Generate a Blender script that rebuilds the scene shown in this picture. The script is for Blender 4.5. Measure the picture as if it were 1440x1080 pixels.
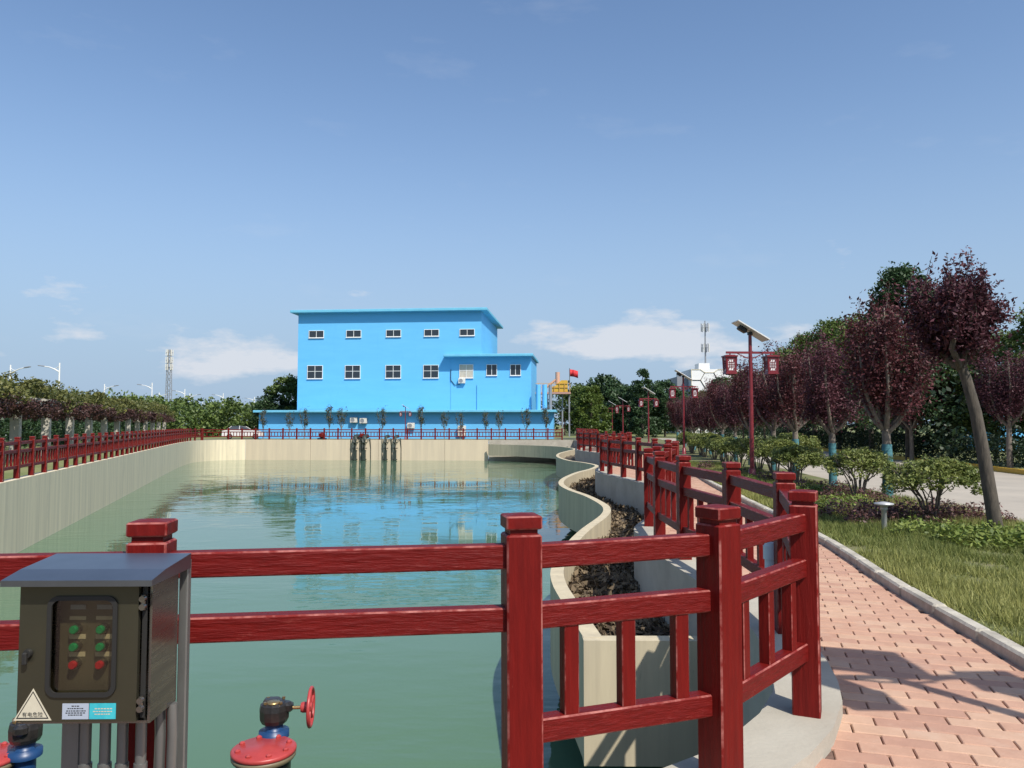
import bpy, math, random
import numpy as np
from mathutils import Vector, Matrix

for o in list(bpy.data.objects):
    bpy.data.objects.remove(o)
SC = bpy.context.scene
COL = SC.collection
RND = random.Random(11)
NR = np.random.default_rng(11)
R = math.radians

# ------------------------------------------------------------------ camera
CAMZ = 1.6
FPX = 1082.0
PITCH = R(3.02)
cam = bpy.data.cameras.new('camera')
cam.sensor_fit = 'HORIZONTAL'; cam.sensor_width = 36.0; cam.lens = 36.0 * FPX / 1440.0
cam.clip_start = 0.05; cam.clip_end = 6000
camo = bpy.data.objects.new('camera', cam); COL.objects.link(camo)
camo.location = (0, 0, CAMZ); camo.rotation_euler = (math.pi / 2 + PITCH, 0, 0)
SC.camera = camo

# ------------------------------------------------------------------ sky, sun, exposure
SUN_EL = R(50)
SX, SY = 0.545, -0.839
SUN_AZ = math.atan2(SX, SY)          # clockwise from +Y
W = bpy.data.worlds.new('World'); SC.world = W; W.use_nodes = True
nt = W.node_tree; N = nt.nodes; L = nt.links
N.clear()
out = N.new('ShaderNodeOutputWorld'); bg = N.new('ShaderNodeBackground')
sky = N.new('ShaderNodeTexSky'); sky.sky_type = 'NISHITA'; sky.sun_disc = False
sky.sun_elevation = SUN_EL; sky.sun_rotation = SUN_AZ
sky.altitude = 0; sky.air_density = 1.0; sky.dust_density = 1.2; sky.ozone_density = 2.2
bg.inputs['Strength'].default_value = 0.146
tc = N.new('ShaderNodeTexCoord')
sep = N.new('ShaderNodeSeparateXYZ'); L.new(tc.outputs['Generated'], sep.inputs[0])
def wmath(op, a, b=None, clamp=False):
    n = N.new('ShaderNodeMath'); n.operation = op; n.use_clamp = clamp
    for i, v in enumerate((a, b)):
        if v is None: continue
        if isinstance(v, (int, float)): n.inputs[i].default_value = v
        else: L.new(v, n.inputs[i])
    return n.outputs[0]
az = wmath('ARCTAN2', sep.outputs['X'], sep.outputs['Y'])
el = wmath('ARCSINE', sep.outputs['Z'])
def gauss(v, c, w):
    d = wmath('DIVIDE', wmath('SUBTRACT', v, c), w)
    return wmath('POWER', 2.718, wmath('MULTIPLY', wmath('MULTIPLY', d, d), -1.0))
# cloud banks low in the sky, all round the horizon, with wisps higher up
cvec = N.new('ShaderNodeCombineXYZ')
L.new(wmath('MULTIPLY', az, 7.0), cvec.inputs[0]); L.new(wmath('MULTIPLY', el, 19.0), cvec.inputs[1])
cn = N.new('ShaderNodeTexNoise'); cn.inputs['Scale'].default_value = 1.15; cn.inputs['Detail'].default_value = 8; cn.inputs['Roughness'].default_value = 0.58
L.new(cvec.outputs[0], cn.inputs['Vector'])
big = N.new('ShaderNodeTexNoise'); big.inputs['Scale'].default_value = 0.33; big.inputs['Detail'].default_value = 2
L.new(cvec.outputs[0], big.inputs['Vector'])
band = gauss(el, 0.095, 0.045)
bank = wmath('MULTIPLY', gauss(el, 0.104, 0.026), gauss(az, 0.18, 0.16))
bank2 = wmath('MULTIPLY', gauss(el, 0.066, 0.024), gauss(az, -0.36, 0.06))
m = wmath('MULTIPLY', band, wmath('SUBTRACT', big.outputs[0], 0.46))
m = wmath('ADD', m, wmath('MULTIPLY', bank, 0.40))
m = wmath('ADD', m, wmath('MULTIPLY', bank2, 0.10))
c = wmath('SUBTRACT', wmath('ADD', cn.outputs[0], m), 0.64)
cmask = wmath('MULTIPLY', c, 7.0, True)
wv = N.new('ShaderNodeCombineXYZ')
L.new(wmath('MULTIPLY', az, 3.0), wv.inputs[0]); L.new(wmath('MULTIPLY', el, 9.0), wv.inputs[1])
wn = N.new('ShaderNodeTexNoise'); wn.inputs['Scale'].default_value = 1.7; wn.inputs['Detail'].default_value = 7; wn.inputs['Roughness'].default_value = 0.6
L.new(wv.outputs[0], wn.inputs['Vector'])
wisp = wmath('MULTIPLY', wmath('SUBTRACT', wn.outputs[0], 0.58), 0.55, True)
cmask = wmath('MULTIPLY', cmask, wmath('SUBTRACT', 1.0, wmath('MULTIPLY', wmath('SUBTRACT', el, 0.17), 14.0, True)))
cmask = wmath('MAXIMUM', wmath('MULTIPLY', cmask, 0.80), wisp)
cmask = wmath('MULTIPLY', cmask, wmath('MULTIPLY', wmath('SUBTRACT', el, 0.01), 20.0, True))
mix = N.new('ShaderNodeMix'); mix.data_type = 'RGBA'
L.new(cmask, mix.inputs[0]); 
tint = N.new('ShaderNodeMix'); tint.data_type = 'RGBA'; tint.blend_type = 'MULTIPLY'; tint.inputs[0].default_value = 1.0
L.new(sky.outputs[0], tint.inputs[6]); tint.inputs[7].default_value = (0.93, 1.0, 1.06, 1)
hz = wmath('MULTIPLY', gauss(el, 0.0, 0.26), 0.95)
hmix = N.new('ShaderNodeMix'); hmix.data_type = 'RGBA'; L.new(hz, hmix.inputs[0]); L.new(tint.outputs[2], hmix.inputs[6]); hmix.inputs[7].default_value = (2.40, 3.25, 4.38, 1)
L.new(hmix.outputs[2], mix.inputs[6])
mix.inputs[7].default_value = (4.75, 4.9, 5.25, 1)
L.new(mix.outputs[2], bg.inputs[0]); L.new(bg.outputs[0], out.inputs[0])

sun = bpy.data.lights.new('sun', 'SUN'); sun.energy = 5.0; sun.angle = R(0.5); sun.color = (1.0, 0.945, 0.86)
suno = bpy.data.objects.new('sun', sun); COL.objects.link(suno); suno.location = (30, -60, 80)
sd = Vector((-SX * math.cos(SUN_EL), -SY * math.cos(SUN_EL), -math.sin(SUN_EL)))
suno.rotation_euler = sd.to_track_quat('-Z', 'Y').to_euler()

SC.view_settings.view_transform = 'Standard'; SC.view_settings.look = 'None'
SC.view_settings.exposure = 0.12; SC.view_settings.gamma = 1.0
SC.view_settings.use_curve_mapping = False

# ------------------------------------------------------------------ photo pixel -> world
CP, SP = math.cos(PITCH), math.sin(PITCH)
def ray(px, py):
    v = 540.0 - py
    return ((px - 720.0), FPX * CP - v * SP, FPX * SP + v * CP)
def G(px, py, z=0.0):                 # point at height z
    r = ray(px, py); t = (z - CAMZ) / r[2]
    return Vector((r[0] * t, r[1] * t, z))
def D(px, py, Y):                     # point at depth Y
    r = ray(px, py); t = Y / r[1]
    return Vector((r[0] * t, Y, CAMZ + r[2] * t))

# ------------------------------------------------------------------ helpers
def tag(o, label=None, cat=None, group=None, kind=None):
    if label: o['label'] = label
    if cat: o['category'] = cat
    if group: o['group'] = group
    if kind: o['kind'] = kind
    return o
def thing(name, label, cat, loc=(0, 0, 0), rz=0.0, group=None):
    o = bpy.data.objects.new(name, None); COL.objects.link(o)
    o.empty_display_size = 0.2
    o.location = loc; o.rotation_euler = (0, 0, rz)
    return tag(o, label, cat, group)
def put(name, mesh, parent=None, loc=None, rot=None, scale=None):
    o = bpy.data.objects.new(name, mesh); COL.objects.link(o)
    if parent: o.parent = parent
    if loc is not None: o.location = loc
    if rot is not None: o.rotation_euler = rot
    if scale is not None: o.scale = scale
    return o
def kids(o): return [c for c in bpy.data.objects if c.parent == o]
def copy_tree(o, parent=None, memo=None):
    c = o.copy(); COL.objects.link(c); c.parent = parent
    for ch in TREE.get(o.name, []):
        copy_tree(ch, c)
    return c
TREE = {}
def register(o):                      # remember the children of a prototype for copying
    TREE[o.name] = [c for c in bpy.data.objects if c.parent == o]
    for c in TREE[o.name]: register(c)

class MB:
    def __init__(s): s.v = []; s.f = []; s.sm = []; s.edge = set()
    def add(s, vs, fs, smooth=False):
        b = len(s.v); s.v += [tuple(v) for v in vs]
        for f in fs: s.f.append([i + b for i in f]); s.sm.append(smooth)
    def box(s, c, d, rz=0.0, rx=0.0, ry=0.0, bev=0.0):
        hx, hy, hz = d[0] / 2, d[1] / 2, d[2] / 2
        M = Matrix.Rotation(rz, 3, 'Z') @ Matrix.Rotation(ry, 3, 'Y') @ Matrix.Rotation(rx, 3, 'X')
        cc = Vector(c)
        if bev <= 0:
            vs = [M @ Vector((x, y, z)) + cc for z in (-hz, hz) for y in (-hy, hy) for x in (-hx, hx)]
            s.add(vs, [(0, 2, 3, 1), (4, 5, 7, 6), (0, 1, 5, 4), (2, 6, 7, 3), (0, 4, 6, 2), (1, 3, 7, 5)])
        else:
            b = min(bev, hx * .9, hy * .9, hz * .9)
            loops = []
            for z, k in ((-hz, b), (-hz + b, 0), (hz - b, 0), (hz, b)):
                ax, ay = hx - k, hy - k; q = b if k == 0 else b
                pts = [(-ax + q, -ay), (ax - q, -ay), (ax, -ay + q), (ax, ay - q), (ax - q, ay), (-ax + q, ay), (-ax, ay - q), (-ax, -ay + q)]
                loops.append([M @ Vector((x, y, z)) + cc for x, y in pts])
            vs = [p for l in loops for p in l]
            fs = [list(range(7, -1, -1)), list(range(24, 32))]
            for k in range(3):
                for i in range(8):
                    j = (i + 1) % 8
                    fs.append((k * 8 + i, k * 8 + j, (k + 1) * 8 + j, (k + 1) * 8 + i))
            n0 = len(s.f); s.add(vs, fs)
            for q in range(24):
                if q // 8 != 1 or q % 2: s.edge.add(n0 + 2 + q)
        return s
    def bar(s, a, b, w, h):           # square bar between two points
        a = Vector(a); b = Vector(b); d = b - a; ln = d.length
        q = d.to_track_quat('X', 'Z').to_matrix(); c = (a + b) / 2
        vs = [q @ Vector((x, y, z)) + c for z in (-h / 2, h / 2) for y in (-w / 2, w / 2) for x in (-ln / 2, ln / 2)]
        s.add(vs, [(0, 2, 3, 1), (4, 5, 7, 6), (0, 1, 5, 4), (2, 6, 7, 3), (0, 4, 6, 2), (1, 3, 7, 5)])
        return s
    def tube(s, pts, rad, n=8, caps=True, smooth=True):
        pts = [Vector(p) for p in pts]
        if not hasattr(rad, '__len__'): rad = [rad] * len(pts)
        loops = []; ref = None
        for i, p in enumerate(pts):
            d = (pts[min(i + 1, len(pts) - 1)] - pts[max(i - 1, 0)]).normalized()
            if ref is None:
                ref = Vector((0, 0, 1)) if abs(d.z) < .9 else Vector((1, 0, 0))
            u = d.cross(ref)
            if u.length < 1e-4: u = d.cross(Vector((0, 1, 0)))
            u.normalize(); w = u.cross(d); ref = w.cross(u) * -1 if False else ref
            loops.append([p + (u * math.cos(2 * math.pi * k / n) + w * math.sin(2 * math.pi * k / n)) * rad[i] for k in range(n)])
        vs = [p for l in loops for p in l]; fs = []
        for i in range(len(pts) - 1):
            for k in range(n):
                j = (k + 1) % n
                fs.append((i * n + k, i * n + j, (i + 1) * n + j, (i + 1) * n + k))
        s.add(vs, fs, smooth)
        if caps:
            s.add(loops[0], [list(range(n))]); s.add(loops[-1], [list(range(n))])
        return s
    def lathe(s, prof, n=24, c=(0, 0, 0), axis='Z', smooth=True):   # prof: (r, h)
        vs = []; cc = Vector(c)
        for r, h in prof:
            for k in range(n):
                a = 2 * math.pi * k / n
                p = (r * math.cos(a), r * math.sin(a), h)
                if axis == 'X': p = (p[2], p[0], p[1])
                if axis == 'Y': p = (p[0], p[2], p[1])
                vs.append(cc + Vector(p))
        fs = []
        for i in range(len(prof) - 1):
            for k in range(n):
                j = (k + 1) % n
                fs.append((i * n + k, i * n + j, (i + 1) * n + j, (i + 1) * n + k))
        s.add(vs, fs, smooth)
        s.add(vs[:n], [list(range(n))]); s.add(vs[-n:], [list(range(n))])
        return s
    def torus(s, c, Rr, r, axis='X', n=28, m=8):
        vs = []; cc = Vector(c)
        for i in range(n):
            a = 2 * math.pi * i / n
            for j in range(m):
                b = 2 * math.pi * j / m
                rr = Rr + r * math.cos(b)
                p = (rr * math.cos(a), rr * math.sin(a), r * math.sin(b))
                if axis == 'X': p = (p[2], p[0], p[1])
                vs.append(cc + Vector(p))
        fs = [(i * m + j, ((i + 1) % n) * m + j, ((i + 1) % n) * m + (j + 1) % m, i * m + (j + 1) % m) for i in range(n) for j in range(m)]
        s.add(vs, fs, True); return s
    def prism(s, poly, z0, z1):       # polygon (x, y) extruded in z
        n = len(poly)
        vs = [(p[0], p[1], z0) for p in poly] + [(p[0], p[1], z1) for p in poly]
        s.add(vs, [list(range(n - 1, -1, -1)), list(range(n, 2 * n))] + [(i, (i + 1) % n, (i + 1) % n + n, i + n) for i in range(n)])
        return s
    def xz(s, poly, y0, y1):          # polygon (x, z) extruded in y
        n = len(poly)
        vs = [(p[0], y0, p[1]) for p in poly] + [(p[0], y1, p[1]) for p in poly]
        s.add(vs, [list(range(n)), list(range(2 * n - 1, n - 1, -1))] + [(i, i + n, (i + 1) % n + n, (i + 1) % n) for i in range(n)])
        return s
    def slab(s, A, B, z0, z1, closed=False):   # between two plan curves
        n = len(A)
        vs = []
        for i in range(n):
            vs += [(A[i][0], A[i][1], z0), (A[i][0], A[i][1], z1), (B[i][0], B[i][1], z1), (B[i][0], B[i][1], z0)]
        fs = []
        for i in range(n - 1):
            a = i * 4; b = a + 4
            for k in range(4):
                l = (k + 1) % 4
                fs.append((a + k, a + l, b + l, b + k))
        fs += [(3, 2, 1, 0), (4 * n - 4, 4 * n - 3, 4 * n - 2, 4 * n - 1)]
        s.add(vs, fs); return s
    def mesh(s, name, mat, edge=None):
        me = bpy.data.meshes.new(name); me.from_pydata(s.v, [], s.f)
        me.polygons.foreach_set('use_smooth', s.sm)
        me.materials.append(mat)
        if edge:
            me.materials.append(edge)
            for i in s.edge: me.polygons[i].material_index = 1
        import bmesh
        bm = bmesh.new(); bm.from_mesh(me)
        bmesh.ops.recalc_face_normals(bm, faces=bm.faces); bm.to_mesh(me); bm.free()
        me.update(); return me
    def build(s, name, mat, parent=None, loc=None, rot=None):
        return put(name, s.mesh(name, mat), parent, loc, rot)

def spline(pts, step=0.25):
    P = [Vector((p[0], p[1])) for p in pts]
    P = [2 * P[0] - P[1]] + P + [2 * P[-1] - P[-2]]
    o = []
    for i in range(1, len(P) - 2):
        n = max(2, int((P[i + 1] - P[i]).length / step))
        for k in range(n):
            t = k / n
            o.append(0.5 * ((2 * P[i]) + (P[i + 1] - P[i - 1]) * t + (2 * P[i - 1] - 5 * P[i] + 4 * P[i + 1] - P[i + 2]) * t * t + (3 * P[i] - P[i - 1] - 3 * P[i + 1] + P[i + 2]) * t ** 3))
    o.append(P[-2]); return o
def offset(c, d):                     # to the right of the travel direction
    o = []
    for i in range(len(c)):
        t = (c[min(i + 1, len(c) - 1)] - c[max(i - 1, 0)]).normalized()
        o.append(c[i] + Vector((t.y, -t.x)) * d)
    return o
def along(c, step, start=0.0):        # points at equal arc length
    o = []; acc = -start; nxt = 0.0
    for i in range(len(c) - 1):
        d = (c[i + 1] - c[i]).length
        while nxt <= acc + d and d > 0:
            if nxt >= acc: o.append(c[i].lerp(c[i + 1], (nxt - acc) / d))
            nxt += step
        acc += d
    return o
def inside(p, poly):
    x, y = p; r = False; j = len(poly) - 1
    for i in range(len(poly)):
        xi, yi = poly[i][0], poly[i][1]; xj, yj = poly[j][0], poly[j][1]
        if (yi > y) != (yj > y) and x < (xj - xi) * (y - yi) / (yj - yi) + xi: r = not r
        j = i
    return r
def xat(c, y):                        # x of a plan curve at depth y (curve monotone in y)
    for i in range(len(c) - 1):
        if (c[i].y - y) * (c[i + 1].y - y) <= 0 and c[i].y != c[i + 1].y:
            return c[i].x + (c[i + 1].x - c[i].x) * (y - c[i].y) / (c[i + 1].y - c[i].y)
    return c[-1].x

# ------------------------------------------------------------------ materials
def mat(name, col, rough=0.6, metal=0.0, spec=0.5, col2=None, nscale=5.0, mapscale=(1, 1, 1), bump=0.0, bscale=None, detail=6.0, lo=0.35, hi=0.65, coord='Object', rough2=None, wear=None, wscale=9.0, wmap=(1, 1, 1), wlo=0.62, whi=0.70):
    m = bpy.data.materials.new(name); m.use_nodes = True
    t = m.node_tree; n = t.nodes; l = t.links; b = n['Principled BSDF']
    b.inputs['Base Color'].default_value = (*col, 1); b.inputs['Roughness'].default_value = rough
    b.inputs['Metallic'].default_value = metal; b.inputs['Specular IOR Level'].default_value = spec
    if col2 is None and bump == 0 and wear is None: return m
    tcn = n.new('ShaderNodeTexCoord'); mp = n.new('ShaderNodeMapping'); mp.inputs['Scale'].default_value = mapscale
    if coord == 'World':
        ge = n.new('ShaderNodeNewGeometry'); l.new(ge.outputs['Position'], mp.inputs[0])
    else: l.new(tcn.outputs[coord], mp.inputs[0])
    no = n.new('ShaderNodeTexNoise'); no.inputs['Scale'].default_value = nscale; no.inputs['Detail'].default_value = detail; no.inputs['Roughness'].default_value = 0.62
    l.new(mp.outputs[0], no.inputs['Vector'])
    last = None
    if col2 is not None:
        mr = n.new('ShaderNodeMapRange'); mr.inputs[1].default_value = lo; mr.inputs[2].default_value = hi; l.new(no.outputs[0], mr.inputs[0])
        mx = n.new('ShaderNodeMix'); mx.data_type = 'RGBA'; l.new(mr.outputs[0], mx.inputs[0])
        mx.inputs[6].default_value = (*col, 1); mx.inputs[7].default_value = (*col2, 1)
        last = mx.outputs[2]; l.new(last, b.inputs['Base Color'])
        if rough2 is not None:
            rr = n.new('ShaderNodeMapRange'); rr.inputs[1].default_value = lo; rr.inputs[2].default_value = hi
            rr.inputs[3].default_value = rough; rr.inputs[4].default_value = rough2
            l.new(no.outputs[0], rr.inputs[0]); l.new(rr.outputs[0], b.inputs['Roughness'])
    if wear is not None:
        mp2 = n.new('ShaderNodeMapping'); mp2.inputs['Scale'].default_value = wmap
        if coord == 'World': l.new(ge.outputs['Position'], mp2.inputs[0])
        else: l.new(tcn.outputs[coord], mp2.inputs[0])
        n2 = n.new('ShaderNodeTexNoise'); n2.inputs['Scale'].default_value = wscale; n2.inputs['Detail'].default_value = 9; n2.inputs['Roughness'].default_value = 0.7
        l.new(mp2.outputs[0], n2.inputs['Vector'])
        m2 = n.new('ShaderNodeMapRange'); m2.inputs[1].default_value = wlo; m2.inputs[2].default_value = whi; l.new(n2.outputs[0], m2.inputs[0])
        x2 = n.new('ShaderNodeMix'); x2.data_type = 'RGBA'; l.new(m2.outputs[0], x2.inputs[0])
        if last is not None: l.new(last, x2.inputs[6])
        else: x2.inputs[6].default_value = (*col, 1)
        x2.inputs[7].default_value = (*wear, 1); l.new(x2.outputs[2], b.inputs['Base Color'])
    if bump:
        bn = n.new('ShaderNodeBump'); bn.inputs['Strength'].default_value = bump; bn.inputs['Distance'].default_value = 0.02
        if bscale:
            n3 = n.new('ShaderNodeTexNoise'); n3.inputs['Scale'].default_value = bscale; n3.inputs['Detail'].default_value = 5
            l.new(mp.outputs[0], n3.inputs['Vector']); l.new(n3.outputs[0], bn.inputs['Height'])
        else: l.new(no.outputs[0], bn.inputs['Height'])
        l.new(bn.outputs[0], b.inputs['Normal'])
    return m
def leafmat(name, ca, cb, trans=0.28, rough=0.5):
    m = bpy.data.materials.new(name); m.use_nodes = True
    t = m.node_tree; n = t.nodes; l = t.links; b = n['Principled BSDF']; o = n['Material Output']
    at = n.new('ShaderNodeAttribute'); at.attribute_name = 'tint'
    mx = n.new('ShaderNodeMix'); mx.data_type = 'RGBA'; l.new(at.outputs['Fac'], mx.inputs[0])
    mx.inputs[6].default_value = (*ca, 1); mx.inputs[7].default_value = (*cb, 1)
    l.new(mx.outputs[2], b.inputs['Base Color']); b.inputs['Roughness'].default_value = rough; b.inputs['Specular IOR Level'].default_value = 0.35
    tr = n.new('ShaderNodeBsdfTranslucent'); l.new(mx.outputs[2], tr.inputs[0])
    ms = n.new('ShaderNodeMixShader'); ms.inputs[0].default_value = trans
    l.new(b.outputs[0], ms.inputs[1]); l.new(tr.outputs[0], ms.inputs[2]); l.new(ms.outputs[0], o.inputs[0])
    return m

M = {}
RED, RED2, WEAR = (0.145, 0.0060, 0.0042), (0.098, 0.0038, 0.003), (0.25, 0.05, 0.04)
M['post'] = mat('red_paint_post', RED, 0.48, spec=0.2, col2=RED2, nscale=6, mapscale=(7, 7, 0.7), bump=0.35, lo=.3, hi=.7, wear=WEAR, wscale=5, wmap=(6, 6, 1.2), wlo=.64, whi=.76)
M['rail'] = mat('red_paint_rail', RED, 0.48, spec=0.2, col2=RED2, nscale=6, mapscale=(1.2, 9, 9), bump=0.5, lo=.3, hi=.7, wear=WEAR, wscale=5, wmap=(2.0, 10, 10), wlo=.60, whi=.76)
M['cap'] = mat('red_paint_cap', RED, 0.48, spec=0.2, col2=RED2, nscale=9, mapscale=(3, 3, 1), bump=0.3, wear=(0.42, 0.25, 0.22), wscale=7, wlo=.66, whi=.70, coord='World')
M['worn'] = mat('worn_red_edge', (0.16, 0.010, 0.008), 0.55, spec=.2, col2=(0.36, 0.13, 0.11), nscale=14, coord='World', lo=.42, hi=.66)
M['lamp_red'] = mat('lamp_red', (0.19, 0.02, 0.028), 0.4, col2=(0.14, 0.014, 0.02), nscale=7)
M['concrete'] = mat('concrete', (0.44, 0.405, 0.33), 0.85, col2=(0.34, 0.31, 0.25), nscale=1.3, bump=0.15, bscale=40, wear=(0.24, 0.23, 0.20), wscale=2.2, wlo=.60, whi=.78, coord='World')
M['board_concrete'] = mat('board_marked_concrete', (0.70, 0.61, 0.43), 0.88, col2=(0.54, 0.475, 0.345), nscale=1.6, mapscale=(2.6, 2.6, 0.10), bump=0.2, lo=.35, hi=.66, wear=(0.27, 0.25, 0.20), wscale=2.4, wmap=(1.6, 1.6, 0.22), wlo=.60, whi=.80, coord='World')
M['far_concrete'] = mat('cream_concrete', (0.60, 0.50, 0.355), 0.88, col2=(0.49, 0.41, 0.30), nscale=1.1, mapscale=(1.8, 1.8, 0.12), lo=.32, hi=.7, wear=(0.36, 0.32, 0.25), wscale=1.8, wmap=(1.3, 1.3, 0.2), wlo=.64, whi=.84, coord='World')
M['planter'] = mat('planter_concrete', (0.55, 0.475, 0.325), 0.88, col2=(0.43, 0.37, 0.26), nscale=2.0, mapscale=(2.8, 2.8, 0.22), bump=0.2, lo=.34, hi=.68, wear=(0.20, 0.19, 0.16), wscale=3.0, wmap=(2, 2, .5), wlo=.64, whi=.78, coord='World')
M['kerb'] = mat('kerb_concrete', (0.52, 0.48, 0.40), 0.9, col2=(0.31, 0.285, 0.235), nscale=4, bump=0.3, bscale=45, coord='World')
M['brick'] = [mat('paving_brick_%s' % k, c1, 0.85, col2=c2, nscale=9, bump=0.25, bscale=120, coord='World', wear=(0.54, 0.41, 0.31), wscale=1.2, wlo=.55, whi=.9)
              for k, c1, c2 in (('rose', (0.49, 0.29, 0.20), (0.43, 0.25, 0.172)), ('pale', (0.53, 0.34, 0.235), (0.47, 0.295, 0.20)), ('dusky', (0.44, 0.25, 0.175), (0.39, 0.22, 0.155)))]
M['mortar'] = mat('sandy_joint', (0.17, 0.10, 0.075), 0.95, col2=(0.10, 0.065, 0.05), nscale=25, coord='World')
M['ground'] = mat('ground_grass', (0.12, 0.15, 0.04), 0.95, col2=(0.20, 0.20, 0.08), nscale=0.35, coord='World')
M['lawn'] = mat('lawn_soil', (0.11, 0.125, 0.04), 0.95, col2=(0.20, 0.165, 0.10), nscale=1.1, lo=.45, hi=.72, bump=.3, bscale=30, coord='World')
M['road'] = mat('road_concrete', (0.40, 0.355, 0.29), 0.9, col2=(0.33, 0.295, 0.245), nscale=0.6, coord='World', wear=(0.25, 0.225, 0.19), wscale=.8, wlo=.6, whi=.8)
M['dirt'] = mat('yard_soil', (0.17, 0.155, 0.10), 0.95, col2=(0.10, 0.115, 0.05), nscale=0.5, coord='World')
M['blue'] = mat('blue_wall_paint', (0.110, 0.425, 0.74), 0.7, col2=(0.125, 0.455, 0.77), nscale=0.6, mapscale=(.5, .5, 2.5), coord='World', lo=.35, hi=.7, wear=(0.095, 0.395, 0.70), wscale=1.0, wmap=(1, 1, .3), wlo=.58, whi=.8)
M['blue_roof'] = mat('blue_roof_slab', (0.12, 0.42, 0.60), 0.6, col2=(0.15, 0.47, 0.64), nscale=1.0, coord='World')
M['white'] = mat('white_paint', (0.72, 0.72, 0.70), 0.5)
M['offwhite'] = mat('offwhite_casing', (0.66, 0.64, 0.58), 0.5, col2=(0.58, 0.56, 0.5), nscale=4)
M['glass'] = mat('dark_glass', (0.022, 0.030, 0.040), 0.06, spec=0.6)
M['curtain'] = mat('window_curtain', (0.50, 0.46, 0.38), 0.7, col2=(0.42, 0.38, 0.32), nscale=3)
M['dark'] = mat('dark_metal', (0.02, 0.02, 0.021), 0.5)
M['steel'] = mat('stainless_steel', (0.33, 0.315, 0.28), 0.24, metal=0.95, col2=(0.28, 0.265, 0.235), nscale=3, mapscale=(1, 1, 22), rough2=.32)
M['box_olive'] = mat('box_door_steel', (0.115, 0.108, 0.072), 0.27, metal=0.75, col2=(0.085, 0.08, 0.055), nscale=2.2, rough2=.38)
M['panel_in'] = mat('inner_panel_steel', (0.20, 0.185, 0.14), 0.4, metal=0.5, col2=(0.13, 0.12, 0.09), nscale=3)
M['rubber'] = mat('black_rubber', (0.018, 0.017, 0.015), 0.55)
M['galv'] = mat('galvanised_pipe', (0.24, 0.24, 0.225), 0.45, metal=0.7, col2=(0.18, 0.18, 0.17), nscale=6, mapscale=(1, 1, .3))
M['hood'] = mat('hood_steel', (0.20, 0.21, 0.235), 0.30, metal=0.85, col2=(0.155, 0.165, 0.185), nscale=4)
M['green_btn'] = mat('green_button', (0.0, 0.27, 0.10), 0.3)
M['red_btn'] = mat('red_button', (0.45, 0.012, 0.02), 0.3)
M['sticker'] = mat('cream_sticker', (0.58, 0.53, 0.40), 0.6, col2=(0.50, 0.45, 0.34), nscale=12)
M['plate'] = mat('grey_nameplate', (0.36, 0.40, 0.47), 0.5)
M['cyan'] = mat('cyan_sticker', (0.03, 0.36, 0.44), 0.5, col2=(0.05, 0.45, 0.50), nscale=30)
M['ink'] = mat('black_ink', (0.02, 0.02, 0.02), 0.6)
M['valve_red'] = mat('valve_red_paint', (0.42, 0.055, 0.05), 0.38, col2=(0.34, 0.04, 0.036), nscale=10, bump=.1)
M['valve_black'] = mat('valve_black_iron', (0.015, 0.014, 0.013), 0.32, col2=(0.035, 0.03, 0.026), nscale=9, bump=.2)
M['valve_blue'] = mat('valve_blue_paint', (0.01, 0.045, 0.13), 0.4)
M['valve_rim'] = mat('olive_flange_rim', (0.16, 0.13, 0.075), .5)
M['brass'] = mat('brass', (0.40, 0.27, 0.12), 0.35, metal=.8)
M['solar_frame'] = mat('solar_frame', (0.60, 0.60, 0.58), 0.4)
M['solar'] = mat('solar_cells', (0.02, 0.03, 0.07), 0.15)
M['lantern'] = mat('lantern_pane', (0.78, 0.76, 0.74), 0.45)
M['bark'] = mat('grey_bark', (0.21, 0.175, 0.14), 0.9, col2=(0.11, 0.09, 0.072), nscale=7, mapscale=(3, 3, .8), bump=.6, coord='World')
M['bark_dark'] = mat('brown_bark', (0.10, 0.082, 0.062), 0.9, col2=(0.05, 0.042, 0.033), nscale=8, mapscale=(3, 3, .7), bump=.8, coord='World')
M['alu'] = mat('brushed_aluminium', (0.50, 0.50, 0.49), 0.4, metal=.4)
M['wrap'] = mat('blue_trunk_wrap', (0.065, 0.20, 0.225), 0.85, col2=(0.04, 0.125, 0.145), nscale=4, mapscale=(1, 1, 9), bump=.5)
M['soil'] = mat('planter_soil', (0.05, 0.038, 0.027), 0.95, col2=(0.11, 0.085, 0.058), nscale=9, bump=.6, coord='World')
M['yellow'] = mat('yellow_paint', (0.60, 0.36, 0.03), 0.6, col2=(0.5, 0.3, 0.03), nscale=4)
M['pvc'] = mat('white_pvc', (0.55, 0.60, 0.64), 0.4)
M['algae_pipe'] = mat('green_black_pipe', (0.018, 0.026, 0.021), 0.5, col2=(0.035, 0.045, 0.034), nscale=4)
M['car'] = mat('white_car_paint', (0.62, 0.60, 0.58), 0.45)
M['hex'] = mat('pale_gold_line', (0.62, 0.56, 0.42), 0.6)
M['grey'] = mat('grey_steel', (0.22, 0.23, 0.25), 0.5)
M['pergola'] = mat('pale_column_concrete', (0.44, 0.41, 0.35), 0.9, col2=(0.36, 0.34, 0.29), nscale=2, mapscale=(2, 2, .4), coord='World')
M['flag'] = mat('red_flag', (0.50, 0.02, 0.025), 0.7)
M['grass'] = leafmat('grass_blades', (0.13, 0.165, 0.038), (0.36, 0.35, 0.115), .3, .6)
M['shade'] = leafmat('shade_darkened_leaf', (0.010, 0.024, 0.011), (0.032, 0.058, 0.022), .15)  # leaf green darkened to stand in for deep canopy shade beyond the road
M['plum'] = leafmat('plum_leaf', (0.040, 0.013, 0.017), (0.135, 0.038, 0.042), .22, .6)
M['plum2'] = leafmat('plum_leaf_violet', (0.038, 0.014, 0.021), (0.120, 0.038, 0.050), .22, .6)
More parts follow.
